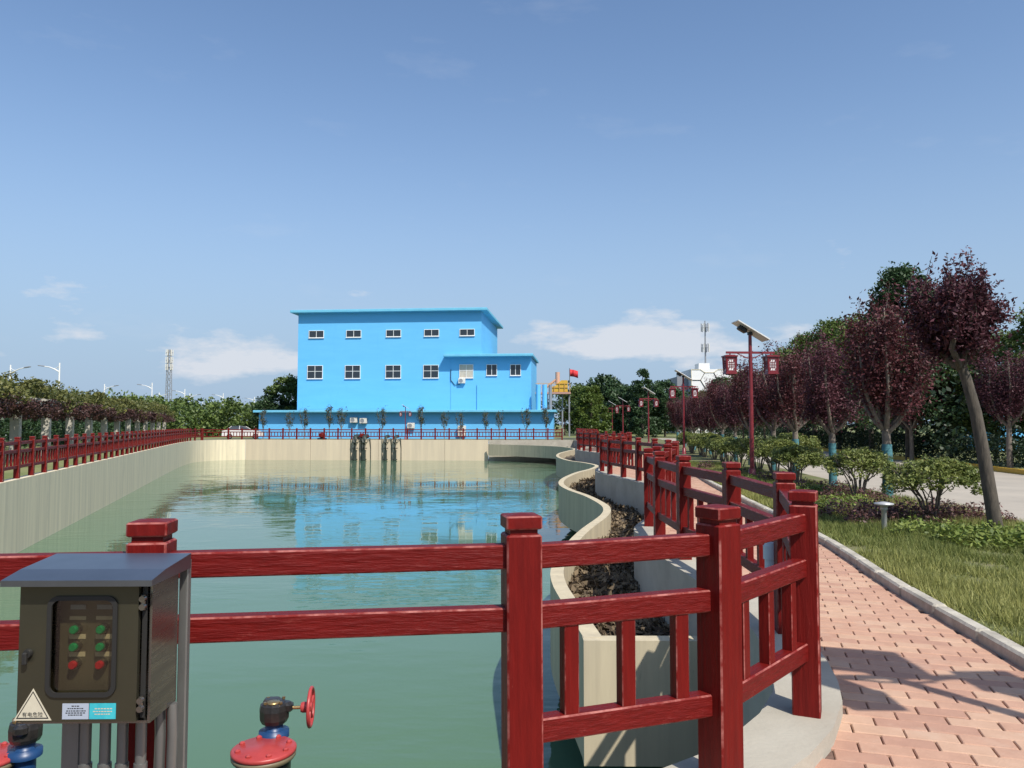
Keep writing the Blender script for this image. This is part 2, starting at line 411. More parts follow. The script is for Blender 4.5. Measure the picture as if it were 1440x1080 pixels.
M['camphor'] = leafmat('camphor_leaf', (0.048, 0.092, 0.025), (0.17, 0.225, 0.055), .30)
M['darkleaf'] = leafmat('dark_evergreen_leaf', (0.022, 0.050, 0.022), (0.065, 0.115, 0.042), .22)
M['brightleaf'] = leafmat('bright_green_leaf', (0.045, 0.085, 0.014), (0.14, 0.19, 0.035), .32)
M['bushleaf'] = leafmat('bush_leaf', (0.085, 0.13, 0.03), (0.27, 0.29, 0.085), .28)
M['vine'] = leafmat('vine_leaf', (0.060, 0.080, 0.022), (0.20, 0.19, 0.055), .28)
M['vine_brown'] = leafmat('hanging_vine_leaf', (0.050, 0.028, 0.026), (0.12, 0.058, 0.050), .25)
M['cover'] = leafmat('ground_cover_leaf', (0.09, 0.14, 0.028), (0.26, 0.31, 0.07), .3)
M['lorop'] = leafmat('loropetalum_leaf', (0.075, 0.036, 0.036), (0.20, 0.105, 0.090), .25)
M['mulch'] = leafmat('dry_leaf_mulch', (0.045, 0.030, 0.020), (0.22, 0.165, 0.10), .05, .9)
M['youngleaf'] = leafmat('sparse_young_leaf', (0.030, 0.045, 0.020), (0.085, 0.09, 0.04), .25)

def watermat():
    m = bpy.data.materials.new('pond_water'); m.use_nodes = True
    t = m.node_tree; n = t.nodes; l = t.links; b = n['Principled BSDF']
    ge = n.new('ShaderNodeNewGeometry')
    b.inputs['Roughness'].default_value = 0.035; b.inputs['IOR'].default_value = 1.33
    nz = n.new('ShaderNodeTexNoise'); nz.inputs['Scale'].default_value = .12; nz.inputs['Detail'].default_value = 3; l.new(ge.outputs['Position'], nz.inputs['Vector'])
    mx = n.new('ShaderNodeMix'); mx.data_type = 'RGBA'; l.new(nz.outputs[0], mx.inputs[0])
    mx.inputs[6].default_value = (0.092, 0.165, 0.088, 1); mx.inputs[7].default_value = (0.082, 0.160, 0.096, 1)
    l.new(mx.outputs[2], b.inputs['Base Color'])
    def wave(scale, ms):
        mp = n.new('ShaderNodeMapping'); mp.inputs['Scale'].default_value = ms; l.new(ge.outputs['Position'], mp.inputs[0])
        a = n.new('ShaderNodeTexNoise'); a.inputs['Scale'].default_value = scale; a.inputs['Detail'].default_value = 3; l.new(mp.outputs[0], a.inputs['Vector']); return a.outputs[0]
    a = wave(1.6, (0.55, 1.25, 1)); c2 = wave(.22, (1, 1, 1))
    mr = n.new('ShaderNodeMapRange'); mr.inputs[1].default_value = .40; mr.inputs[2].default_value = .66; mr.inputs[3].default_value = .06; mr.inputs[4].default_value = 1.0; l.new(c2, mr.inputs[0])
    mu = n.new('ShaderNodeMath'); mu.operation = 'MULTIPLY'; l.new(a, mu.inputs[0]); l.new(mr.outputs[0], mu.inputs[1])
    bp = n.new('ShaderNodeBump'); bp.inputs['Strength'].default_value = 0.55; bp.inputs['Distance'].default_value = 0.05; l.new(mu.outputs[0], bp.inputs['Height'])
    l.new(bp.outputs[0], b.inputs['Normal'])
    return m
M['water'] = watermat()

# ------------------------------------------------------------------ plan curves
ZP = 0.10            # top of the pond walls
ZW = -1.92           # water
# water-side edge of the right-hand wall (near side first)
wallR = spline([(-9.5, 2.35), (-4, 2.80), (-1.3, 3.02), (0.0, 3.17), (0.62, 3.42), (1.08, 3.82), (1.47, 4.42), (1.70, 5.3), (1.79, 6.2), (1.78, 7.5), (1.69, 9.0), (1.72, 10.4), (1.80, 11.4),
                (2.4, 13.2), (3.2, 16.0), (3.42, 18.3), (3.15, 21), (2.80, 23.3), (2.70, 24.8), (2.95, 26.8), (3.9, 30), (4.9, 33.4), (5.2, 36.2), (4.8, 39.5), (4.05, 43.6), (3.8, 46.3), (4.2, 49.5), (5.3, 54), (6.2, 58), (6.3, 62), (6.1, 68), (6.0, 75.2)])
serp = spline([(0.64, 6.98), (.55, 8.2), (.48, 9.4), (.54, 10.5), (.84, 12.3), (1.25, 14.1), (1.83, 16.2), (2.06, 17.5), (2.09, 18.7), (1.93, 20.7), (1.60, 22.8), (1.50, 24.9), (1.77, 27.4), (2.5, 30.7), (3.35, 33.4), (3.85, 36), (3.55, 38.6), (2.95, 41), (2.65, 45.8), (3.05, 51), (4.0, 56), (4.8, 60), (4.6, 64), (3.6, 68), (0.6, 72.2), (-2.3, 74.9)])
wallL = spline([(-7.2, 2.5), (-9.5, 9.2), (-12.95, 19.4), (-18.7, 37), (-25.4, 57.3), (-28.4, 67), (-29.6, 72.2), (-29.0, 75.7), (-26.6, 77.0)], .8)
wallB = [Vector((-26.6, 77.0)), Vector((-14, 76.15)), Vector((-2.3, 75.5)), Vector((6.0, 75.2))]
kerbL = spline([(2.6, -4.0), (2.80, 1.2), (3.02, 3.0), (3.30, 4.95), (3.60, 7.3), (4.15, 10.6), (4.7, 15.7), (5.15, 20), (5.95, 26), (6.9, 33), (7.2, 40), (7.3, 48), (7.9, 56), (8.1, 65), (8.1, 80)])

# ------------------------------------------------------------------ ground, water, road, path
def ground():
    import bmesh
    loop = []
    for p in offset(wallR, .18): loop.append(p)
    for p in reversed(wallB[:-1]): loop.append(p + Vector((0, .15)))
    for p in reversed(wallL[:-1]): loop.append(p + Vector((-.15, 0)))
    cl = [loop[0]]
    for p in loop[1:]:
        if (p - cl[-1]).length > .12: cl.append(p)
    bm = bmesh.new(); ed = []
    vs = [bm.verts.new((p.x, p.y, 0)) for p in cl]
    for i in range(len(vs)): ed.append(bm.edges.new((vs[i], vs[(i + 1) % len(vs)])))
    o = [bm.verts.new((x, y, 0)) for x, y in ((-2500, -400), (2500, -400), (2500, 4000), (-2500, 4000))]
    for i in range(4): ed.append(bm.edges.new((o[i], o[(i + 1) % 4])))
    bmesh.ops.triangle_fill(bm, edges=ed, use_beauty=True, use_dissolve=False)
    for f in list(bm.faces):
        c = f.calc_center_median()
        if inside((c.x, c.y), [(p.x, p.y) for p in cl]): bm.faces.remove(f)
    me = bpy.data.meshes.new('ground')
    for f in bm.faces:
        if f.normal.z < 0: f.normal_flip()
    bm.to_mesh(me); bm.free(); me.materials.append(M['ground'])
    tag(put('ground', me), 'flat grassy ground around the pond reaching the horizon', 'ground', kind='structure')
ground()
wm = MB(); wm.add([(-34, 1, ZW), (8.5, 1, ZW), (8.5, 79, ZW), (-34, 79, ZW)], [(0, 1, 2, 3)])
tag(wm.build('water', M['water']), 'still green pond water reflecting the blue building', 'water', kind='structure')
RE = [Vector((8.0, -6)), Vector((8.0, 14)), Vector((8.0 + .117 * 76, 90))]; RF = [Vector((15.0, -6)), Vector((15.0, 14)), Vector((15.0 + .117 * 76, 90))]
b = MB(); b.slab(RE, RF, -.02, .006)
tag(b.build('road', M['road']), 'beige concrete road beyond the row of purple trees', 'road', kind='structure')
ln = spline([(p.x, p.y) for p in offset(kerbL, .125)[::8]], .5)
b = MB(); b.slab(ln, [Vector((7.95 + .117 * max(0, p.y - 14), p.y)) for p in ln], -.02, .07)
tag(b.build('lawn', M['lawn']), 'grassy verge between the brick path and the road', 'lawn', kind='structure')
b = MB(); b.slab([Vector((-34, 77.6)), Vector((20, 76.0))], [Vector((-34, 95)), Vector((20, 95))], -.02, .005)
tag(b.build('yard', M['dirt']), 'bare soil yard between the far fence and the blue building', 'yard', kind='structure')

# path base sheet and bricks
pa = offset(wallR, .32)
pa = [p for p in pa]
path_poly = [(p.x, p.y) for p in pa] + [(8.2, 75.6)] + [(p.x, p.y) for p in reversed(kerbL) if p.y < 75.5] + [(-9.5, -4)]
import bmesh
bm = bmesh.new(); vv = [bm.verts.new((x, y, .005)) for x, y in path_poly]
f = bm.faces.new(vv); bmesh.ops.triangulate(bm, faces=[f])
for f in bm.faces:
    if f.normal.z < 0: f.normal_flip()
me = bpy.data.meshes.new('path'); bm.to_mesh(me); bm.free(); me.materials.append(M['mortar'])
path = tag(put('path', me), 'pink brick footpath curving away along the red fence', 'path', kind='structure')
BL, BW = .250, .125
ca, sa = math.cos(R(-17)), math.sin(R(-17))
grow = [(p.x, p.y) for p in offset(wallR, .28)] + [(8.2, 60)] + [(p.x + .06, p.y) for p in reversed(kerbL) if p.y < 60] + [(-9.5, -4)]
bricks = []
for j in range(-80, 420):
    for i in range(-60, 160):
        u = (i + (.5 if j % 2 else 0)) * BL; v = j * BW
        x = 1.0 + u * ca - v * sa; y = 2.0 + u * sa + v * ca
        if y < 1.9 or y > 46 or x < -.6 or x > 9: continue
        if not inside((x, y), grow): continue
        bricks.append((x, y))
bricks.sort(key=lambda p: p[1])
vis = [p for p in bricks if p[1] > 3.35 and abs(p[0] / p[1]) < .70]
singles = set(vis[:290])
bmeshes = []
for k in range(3):
    q = MB(); q.box((0, 0, 0), (BL - .007, BW - .004, .05), bev=.005); bmeshes.append(q.mesh('brick', M['brick'][k]))
rest = [MB(), MB(), MB()]
for (x, y) in bricks:
    k = RND.choices((0, 1, 2), (5, 3, 2))[0]
    z = -.007 + RND.uniform(-.0022, .0022); rz = R(-17) + RND.uniform(-.012, .012)
    if (x, y) in singles:
        put('brick', bmeshes[k], path, (x, y, z), (RND.uniform(-.009, .009), RND.uniform(-.006, .006), rz))
    else:
        rest[k].box((x, y, z), (BL - .007, BW - .004, .05), rz=rz, rx=RND.uniform(-.006, .006))
for k in range(3):
    tag(rest[k].build('brick_paving', M['brick'][k], path), kind='stuff')

# kerb stones between the path and the verge
kerb = tag(bpy.data.objects.new('kerb', None), 'grey concrete kerb between the brick path and the grass', 'kerb', kind='structure'); COL.objects.link(kerb)
kp = along(offset(kerbL, .06), .75)
q = MB(); q.box((0, 0, 0), (.738, .12, .22), bev=.018); km = q.mesh('kerb_stone', M['kerb'])
for i in range(len(kp) - 1):
    a, c_ = kp[i], kp[i + 1]
    if a.y < .5: continue
    d = c_ - a
    put('kerb_stone', km, kerb, ((a.x + c_.x) / 2, (a.y + c_.y) / 2, .0 + RND.uniform(-.005, .005)), (RND.uniform(-.02, .02), 0, math.atan2(d.y, d.x) + RND.uniform(-.01, .01)), (d.length / .75, 1, 1))
b = MB()
b.slab([p + Vector((.02, 0)) for p in RF], [p + Vector((.27, 0)) for p in RF], -.05, .16)
tag(b.build('kerb', M['yellow']), 'yellow painted kerb on the far side of the road', 'kerb', kind='structure')

# ------------------------------------------------------------------ pond walls and planter
b = MB(); b.slab(wallR, offset(wallR, .36), -3.0, ZP)
tag(b.build('pond_wall', M['concrete']), 'curving grey concrete pond wall carrying the red fence beside the brick path', 'wall')
b = MB(); lo_ = offset(wallL, -.32); b.slab(wallL, lo_, -3.0, ZP)
tag(b.build('pond_wall', M['board_concrete']), 'long straight board-marked concrete wall along the left of the pond', 'wall')
bw = thing('pond_wall', 'cream concrete wall across the far end of the pond below the blue building', 'wall')
cuts = [-26.6, -20.0, -13.2, -6.6, -2.3]
for i in range(4):
    x0, x1 = cuts[i] + .012, cuts[i + 1] - .012
    ln_ = lambda x: 77.0 + (x + 26.6) * (75.5 - 77.0) / 24.3
    b = MB(); b.slab([Vector((x0, ln_(x0))), Vector((x1, ln_(x1)))], [Vector((x0, ln_(x0) + .35)), Vector((x1, ln_(x1) + .35))], -3.0, ZP)
    b.build('wall_panel', M['far_concrete'], bw)
b = MB(); b.slab([Vector((-2.27, 75.52)), Vector((6.05, 75.22))], [Vector((-2.27, 75.9)), Vector((6.05, 75.6))], -3.0, ZP - .01)
b.build('wall_panel', M['concrete'], bw)

pl = thing('planter', 'serpentine raised concrete planter trough along the right of the pond', 'planter', (0.64, 6.92, ZW))
def at_pl(name, mb, m_):
    o = mb.build(name, m_, pl); o.location = (-.64, -6.92, -ZW); return o
inner = offset(serp, .17)
b = MB(); b.slab(serp, inner, -1.385, -.30); at_pl('front_wall', b, M['planter'])
b = MB(); b.slab([Vector((.632, 6.90)), Vector((1.785, 6.88))], [Vector((.632, 7.06)), Vector((1.785, 7.05))], -1.385, -.303); at_pl('end_wall', b, M['planter'])
ra = along(wallR, .25)
ra = [p for p in ra if p.y > 6.95]
def nearest_wall(p):
    return min(ra, key=lambda q_: (q_ - p).length)
back = [nearest_wall(p) + Vector((.02, 0)) for p in inner]
b = MB(); b.slab(inner[2:], back[2:], -1.37, -1.2); at_pl('floor', b, M['planter'])
b = MB()
soil_rows = []
for i in range(0, len(inner) - 1, 1):
    a, c_ = inner[i], back[i]
    soil_rows.append([(a.lerp(c_, t).x, a.lerp(c_, t).y, -.70 + .06 * math.sin(i * .7 + t * 5) + NR.uniform(-.02, .02)) for t in np.linspace(-.02, 1.0, 9)])
vs = [p for r_ in soil_rows for p in r_]; fs = []
for i in range(len(soil_rows) - 1):
    for k in range(8): fs.append((i * 9 + k, i * 9 + k + 1, i * 9 + 10 + k, i * 9 + 9 + k))
b.add(vs, fs, True)
tag(at_pl('soil', b, M['soil']), kind='stuff')

# ------------------------------------------------------------------ leaf clouds
def leafmesh(name, pts, size, mat_, asp=.5, up=0.35, tint=None, seed=0):
    """one rhombic leaf of about `size` metres at every point"""
    g = np.random.default_rng(seed); P = np.asarray(pts, dtype=np.float64); n = len(P)
    nrm = g.normal(size=(n, 3)); nrm[:, 2] = np.abs(nrm[:, 2]) + up; nrm /= np.linalg.norm(nrm, axis=1, keepdims=True)
    t = g.normal(size=(n, 3)); t -= (t * nrm).sum(1, keepdims=True) * nrm; t /= np.linalg.norm(t, axis=1, keepdims=True)
    bt = np.cross(nrm, t); s = size * g.uniform(.6, 1.3, (n, 1)) * .5
    fold = nrm * s * .25
    V = np.empty((n, 4, 3)); V[:, 0] = P - t * s; V[:, 1] = P + bt * s * asp - fold; V[:, 2] = P + t * s; V[:, 3] = P - bt * s * asp - fold
    me = bpy.data.meshes.new(name); me.vertices.add(n * 4); me.vertices.foreach_set('co', V.reshape(-1))
    me.loops.add(n * 4); me.loops.foreach_set('vertex_index', np.arange(n * 4, dtype=np.int32))
    me.polygons.add(n); me.polygons.foreach_set('loop_start', np.arange(0, n * 4, 4, dtype=np.int32))
    me.update(calc_edges=True)
    at = me.attributes.new('tint', 'FLOAT', 'FACE')
    tv = g.uniform(0, 1, n) if tint is None else np.clip(tint + g.uniform(-.3, .3, n), 0, 1)
    at.data.foreach_set('value', tv.astype(np.float32))
    me.materials.append(mat_); me.validate(); return me
def clumps(centers, radii, per, g, flat=1.0):
    pts = []; tn = []
    for c_, r_ in zip(centers, radii):
        d = g.normal(size=(per, 3)); d /= np.linalg.norm(d, axis=1, keepdims=True)
        rr = r_ * g.uniform(.25, 1, (per, 1)) ** .55
        q = d * rr; q[:, 2] *= flat
        pts.append(np.asarray(c_) + q); tn.append(np.full(per, g.uniform(.25, .75)))
    return np.concatenate(pts), np.concatenate(tn)

def mulch():
    pts = []
    g = np.random.default_rng(5)
    for i in range(0, len(inner) - 1):
        if inner[i].y > 42: break
        if inner[i].y < 7.3: continue
        k = 150 if inner[i].y < 14 else 70
        for t in g.uniform(.02, .98, k):
            p = inner[i].lerp(back[i], t) + Vector((g.uniform(-.1, .1), g.uniform(-.14, .14)))
            pts.append((p.x, p.y, -.67 + .06 * math.sin(i * .7 + t * 5) + g.uniform(-.02, .07)))
    o = put('dry_leaf_litter', leafmesh('dry_leaf_litter', pts, .11, M['mulch'], .55, .5, seed=3))
    tag(o, 'brown dry leaf litter covering the soil inside the planter', 'leaf litter', kind='stuff')
mulch()

# ------------------------------------------------------------------ fences
PW, PH = .138, 1.17
def post_mesh():
    q = MB(); q.box((0, 0, (PH - .082) / 2), (PW, PW, PH - .082), bev=.007)
    q.box((0, 0, PH - .075), (PW - .03, PW - .03, .03))
    return q.mesh('post', M['post'], M['worn'])
def cap_mesh():
    q = MB(); h = .062; w = PW / 2 + .001
    q.box((0, 0, h * .42), (2 * w, 2 * w, h * .84), bev=.006)
    q.add([(-w + .01, -w + .01, h * .84), (w - .01, -w + .01, h * .84), (w - .01, w - .01, h * .84), (-w + .01, w - .01, h * .84), (0, 0, h - .002)], [(0, 1, 4), (1, 2, 4), (2, 3, 4), (3, 0, 4)])
    return q.mesh('cap', M['cap'], M['worn'])
PM, CM = post_mesh(), cap_mesh()
q = MB(); q.box((0, 0, 0), (1, .072, .092), bev=.006); RM = q.mesh('rail', M['rail'], M['worn'])
q = MB(); q.box((0, 0, 0), (.062, .055, .36), bev=.004); BM_ = q.mesh('baluster', M['post'], M['worn'])
ZR = (.99, .755, .325)     # rail centres above the wall top
def fence(label, P, base=ZP, open_bays=(), nb=None):
    root = thing('fence', label, 'fence', (P[0].x, P[0].y, base), 0)
    O = P[0]
    for i, p in enumerate(P):
        d = P[min(i + 1, len(P) - 1)] - P[max(i - 1, 0)]
        po = put('post', PM, root, (p.x - O.x, p.y - O.y, -.01), (RND.uniform(-.006, .006), RND.uniform(-.006, .006), math.atan2(d.y, d.x) + RND.uniform(-.03, .03)))
        put('cap', CM, po, (0, 0, PH - .062), (0, 0, RND.uniform(-.03, .03)))
    for i in range(len(P) - 1):
        a, c_ = P[i], P[i + 1]; d = c_ - a; ln_ = d.length; ang = math.atan2(d.y, d.x); mid = (a + c_) / 2 - O
        for k, z in enumerate(ZR):
            if k == 2 and i in open_bays: continue
            put('rail', RM, root, (mid.x, mid.y, z + RND.uniform(-.004, .004)), (0, RND.uniform(-.003, .003), ang), (ln_ - PW * .86, 1, 1))
        if i in open_bays: continue
        n = 3 if ln_ < 1.1 else 4
        for k in range(n):
            t = (k + 1) / (n + 1); t = .5 + (t - .5) * 1.12
            p = a.lerp(c_, t) - O
            put('baluster', BM_, root, (p.x, p.y, .54), (0, 0, ang))
    return root
V2 = lambda x, y: Vector((x, y))
near = [V2(-2.66, 2.66), V2(-1.315, 2.83), V2(.04, 3.02), V2(.885, 3.34), V2(1.54, 4.10), V2(1.985, 5.66), V2(2.04, 7.2), V2(1.93, 8.7), V2(1.93, 10.15), V2(2.03, 11.5)]
far_r = [p for p in along(offset(wallR, .2), 1.42) if p.y > 12.3 and p.y < 74.6]
fence('red wooden-look fence along the brick path, with the large nearest posts', near + far_r, open_bays=(0, 1))
fl = [p for p in along(offset(wallL, -.14), 1.44) if p.y > 15]
k = max(i for i, p in enumerate(fl) if p.y < 74.5)
fence('long red fence on top of the left concrete pond wall', fl[:k + 1])
fb = [fl[k] + Vector((.02, .16))]
x = -28.45
while x < 5.6:
    fb.append(V2(x, 77.25 + (x + 26.6) * (75.35 - 77.0) / 32.6)); x += 1.39
fence('red fence across the far end of the pond in front of the blue building', fb)

# ------------------------------------------------------------------ control box on the near fence
def control_box():
    bx, by = -1.288, 2.36           # front centre
    t = thing('control_box', 'olive steel electrical control box with green and red buttons on pipe stand', 'control box', (bx, by, 0), R(1.0))
    w, h, dp = .388, .44, .20
    z0, z1 = .700, 1.130
    body = MB()
    # open-fronted carcass
    body.box((0, dp - .005, (z0 + z1) / 2), (w, .01, z1 - z0)); body.box((-w / 2 + .004, dp / 2, (z0 + z1) / 2), (.008, dp - .022, z1 - z0))
    body.box((w / 2 - .004, dp / 2, (z0 + z1) / 2), (.008, dp - .022, z1 - z0)); body.box((0, dp / 2, z0 + .004), (w - .018, dp - .022, .008)); body.box((0, dp / 2, z1 - .004), (w - .018, dp - .022, .008))
    body.build('casing', M['steel'], t)
    # door with a rounded window opening
    dw, dh = w - .035, z1 - z0 - .03; cx = -.012
    ww, wh, wr = .200, .290, .028; wz = (z0 + z1) / 2 + .022; wx = cx + .012
    def rr(hw, hh, r_, n=6):
        o = []
        for (sx, sz, a0) in ((1, 1, 0), (-1, 1, 90), (-1, -1, 180), (1, -1, 270)):
            for k in range(n + 1):
                a = R(a0 + 90 * k / n); o.append((sx * (hw - r_) + r_ * math.cos(a), sz * (hh - r_) + r_ * math.sin(a)))
        return o
    def ring(mb, outer, inn, y0, y1, ox, oz):
        n = len(inn); vs = []
        for (pts, y) in ((outer, y0), (inn, y0), (outer, y1), (inn, y1)):
            vs += [(p[0] + ox, y, p[1] + oz) for p in pts]
        fs = []
        for i in range(n):
            j = (i + 1) % n
            fs += [(i, j, n + j, n + i), (2 * n + i, 3 * n + i, 3 * n + j, 2 * n + j), (n + i, n + j, 3 * n + j, 3 * n + i), (i, 2 * n + i, 2 * n + j, j)]
        mb.add(vs, fs)
    win = rr(ww / 2, wh / 2, wr)
    # outer outline sampled to the same count: project window outline on the door rectangle
    outl = []
    for (x, z) in win:
        dx, dz = x + wx - cx, z + wz - (z0 + z1) / 2
        s = min((dw / 2) / abs(dx) if abs(dx) > 1e-6 else 9e9, (dh / 2) / abs(dz) if abs(dz) > 1e-6 else 9e9)
        outl.append((dx * s + cx - wx, dz * s + (z0 + z1) / 2 - wz))
    # corners of the rectangle must be present: snap the closest samples
    for (cxx, czz) in ((dw / 2, dh / 2), (-dw / 2, dh / 2), (-dw / 2, -dh / 2), (dw / 2, -dh / 2)):
        X, Z = cxx + cx - wx, czz + (z0 + z1) / 2 - wz
        i = min(range(len(outl)), key=lambda i: (outl[i][0] - X) ** 2 + (outl[i][1] - Z) ** 2); outl[i] = (X, Z)
    d = MB(); ring(d, outl, win, -.016, .0, wx, wz); door = d.build('door', M['box_olive'], t)
    g = MB(); ring(g, rr(ww / 2 + .004, wh / 2 + .004, wr + .003), rr(ww / 2 - .009, wh / 2 - .009, wr - .006), -.023, -.0165, wx, wz); g.build('gasket', M['rubber'], door)
    gm = bpy.data.materials.new('clear_pane'); gm.use_nodes = True; nn = gm.node_tree.nodes; ll = gm.node_tree.links
    gl = nn.new('ShaderNodeBsdfGlossy'); gl.inputs['Roughness'].default_value = .05; tr = nn.new('ShaderNodeBsdfTransparent'); tr.inputs[0].default_value = (.80, .78, .70, 1)
    ms = nn.new('ShaderNodeMixShader'); ms.inputs[0].default_value = .07; ll.new(tr.outputs[0], ms.inputs[1]); ll.new(gl.outputs[0], ms.inputs[2]); ll.new(ms.outputs[0], nn['Material Output'].inputs[0])
    g = MB(); g.box((wx, -.008, wz), (ww - .006, .002, wh - .006)); g.build('pane', gm, door)
    g = MB(); g.lathe([(.012, -.028), (.014, -.020), (.014, -.016)], 14, (cx - dw / 2 + .03, 0, wz - .02), 'Y'); g.box((cx - dw / 2 + .028, -.032, wz - .032), (.014, .012, .036), bev=.003); g.build('lock', M['rubber'], door)
    for zz in (z1 - .065, z0 + .065):
        g = MB(); hx = w / 2 - .018
        g.tube([(hx, -.012, zz - .022), (hx, -.012, zz + .022)], .007, 10)
        g.lathe([(.0095, -.026), (.0095, -.012)], 10, (hx + .002, 0, zz - .012), 'Y'); g.lathe([(.0095, -.026), (.0095, -.012)], 10, (hx + .002, 0, zz + .012), 'Y')
        g.build('hinge', M['steel'], t)
    g = MB(); g.box((w / 2 - .018, .002, (z0 + z1) / 2), (.014, .004, z1 - z0 - .04)); g.build('door_jamb', M['rubber'], t)
    # inner panel with buttons
    g = MB(); g.box((wx + .004, .035, wz), (ww - .004, .006, wh + .02)); ip = g.build('button_panel', M['panel_in'], t)
    for cxx in (wx - .040, wx + .040):
        for r_, zz in enumerate((wz + .042, wz - .010, wz - .063)):
            bz = MB(); bz.lathe([(.0155, .012), (.0155, .033)], 18, (cxx, 0, zz), 'Y'); be = bz.build('button_bezel', M['steel'], ip)
            bb = MB(); bb.lathe([(.010, .001), (.0125, .004), (.0125, .0115)], 18, (cxx, 0, zz), 'Y'); bb.build('push_button', M['green_btn'] if r_ < 2 else M['red_btn'], ip)
            pb = MB(); pb.box((cxx, .0308, zz + (.030 if r_ == 0 else .026)), (.050, .002, .011 if r_ == 0 else .014)); pb.build('button_label', M['sticker'], ip)
        pb = MB(); pb.box((cxx, .0308, wz + .105), (.046, .002, .014)); pb.build('indicator_plate', M['plate'], ip)
    # hood
    hd = MB()
    prof = [(-.060, z1 - .008), (-.060, z1 + .010), (.035, z1 + .026), (dp + .03, z1 + .042), (dp + .03, z1 + .036), (.037, z1 + .020), (-.056, z1 + .005), (-.056, z1 - .008)]
    vs = []; n = len(prof)
    for xx in (-w / 2 - .028, w / 2 + .028): vs += [(xx, p[0], p[1]) for p in prof]
    hd.add(vs, [(0, 1, 6, 7), (1, 2, 5, 6), (2, 3, 4, 5), (n + 7, n + 6, n + 1, n), (n + 6, n + 5, n + 2, n + 1), (n + 5, n + 4, n + 3, n + 2)] + [(i, i + n, (i + 1) % n + n, (i + 1) % n) for i in range(n)])
    for sx in (-1, 1):
        xx = sx * (w / 2 + .026)
        poly = [(-.056, z1 - .007), (-.056, z1 + .006), (.036, z1 + .021), (dp + .029, z1 + .036), (dp + .029, z1 - .007)]
        vs = [(xx - .0015, p[0], p[1]) for p in poly] + [(xx + .0015, p[0], p[1]) for p in poly]
        hd.add(vs, [(0, 1, 2, 3, 4), (9, 8, 7, 6, 5)] + [(i, i + 5, (i + 1) % 5 + 5, (i + 1) % 5) for i in range(5)])
    hd.build('hood', M['hood'], t)
    # warning sticker
    tx, tz = cx - dw / 2 + .048, z0 + .058
    def tri(s, y, m_, nm):
        q_ = MB(); q_.xz([(tx - s * .62, tz - s * .42), (tx + s * .62, tz - s * .42), (tx, tz + s * .62)], y, y + .0008); return q_.build(nm, m_, t)
    st = tri(.090, -.0172, M['sticker'], 'warning_sticker')
    q_ = MB()
    for s1, s0 in ((.078, .070),):
        A = [(tx - s1 * .62, tz - s1 * .42), (tx + s1 * .62, tz - s1 * .42), (tx, tz + s1 * .62)]; B = [(tx - s0 * .62, tz - s0 * .42), (tx + s0 * .62, tz - s0 * .42), (tx, tz + s0 * .62)]
        q_.add([(p[0], -.0178, p[1]) for p in A + B], [(i, (i + 1) % 3, (i + 1) % 3 + 3, i + 3) for i in range(3)])
    q_.build('sticker_border', M['ink'], st)
    cu = bpy.data.curves.new('txt', 'FONT'); cu.body = '有电危险'; cu.size = .0155; cu.align_x = 'CENTER'
    to = bpy.data.objects.new('txt', cu); COL.objects.link(to)
    dg = bpy.context.evaluated_depsgraph_get(); tm = bpy.data.meshes.new_from_object(to.evaluated_get(dg)); bpy.data.objects.remove(to)
    tm.materials.clear(); tm.materials.append(M['ink']); put('sticker_lettering', tm, st, (tx, -.0181, tz - .026), (math.pi / 2, 0, 0))
    # nameplates
    for (xx, ww_, m_, nm) in ((cx - .002, .078, M['plate'], 'nameplate'), (cx + .078, .078, M['cyan'], 'inspection_sticker')):
        q_ = MB(); q_.box((xx, -.0168, z0 + .046), (ww_, .0012, .046)); npl = q_.build(nm, m_, t)
        q_ = MB()
        rows = ((.014, .3), (.007, .6), (.000, .7), (-.006, .75), (-.012, .55)) if nm == 'nameplate' else ((.006, .6), (-.002, .72), (-.010, .6))
        for dz, fr in rows:
            xs = -ww_ * fr / 2
            while xs < ww_ * fr / 2:
                l_ = RND.uniform(.003, .008); q_.add([(xx + xs, -.0178, z0 + .046 + dz), (xx + xs + l_, -.0178, z0 + .046 + dz), (xx + xs + l_, -.0178, z0 + .046 + dz + .003), (xx + xs, -.0178, z0 + .046 + dz + .003)], [(0, 1, 2, 3)]); xs += l_ + .0018
        q_.build('print', M['ink'] if nm == 'nameplate' else M['sticker'], npl)
    # stand
    q_ = MB(); q_.box((w / 2 + .004, dp + .045, .525), (.03, .03, 1.25), bev=.004); q_.build('stand_post', M['galv'], t)
    q_ = MB(); q_.box((-.105, dp - .05, z0 / 2 - .05), (.058, .045, z0 + .10), bev=.004); q_.build('stand_post', M['galv'], t)
    for xx in (-.055, .006, .060, .118):
        q_ = MB(); q_.tube([(xx, .125, z0 + .002), (xx, .125, -.1)], .0165, 12); q_.lathe([(.0205, z0 - .215), (.0205, z0 - .165)], 12, (xx, .125, 0)); q_.build('conduit', M['galv'], t)
    for xx in (.155, .195):
        q_ = MB(); q_.tube([(xx, dp - .03, z0 + .002), (xx + .004, dp - .03, z0 - .09), (xx - .002, dp - .02, z0 - .2), (xx - .002, dp - .02, -.1)], .0165, 12); q_.build('conduit', M['galv'], t)
control_box()

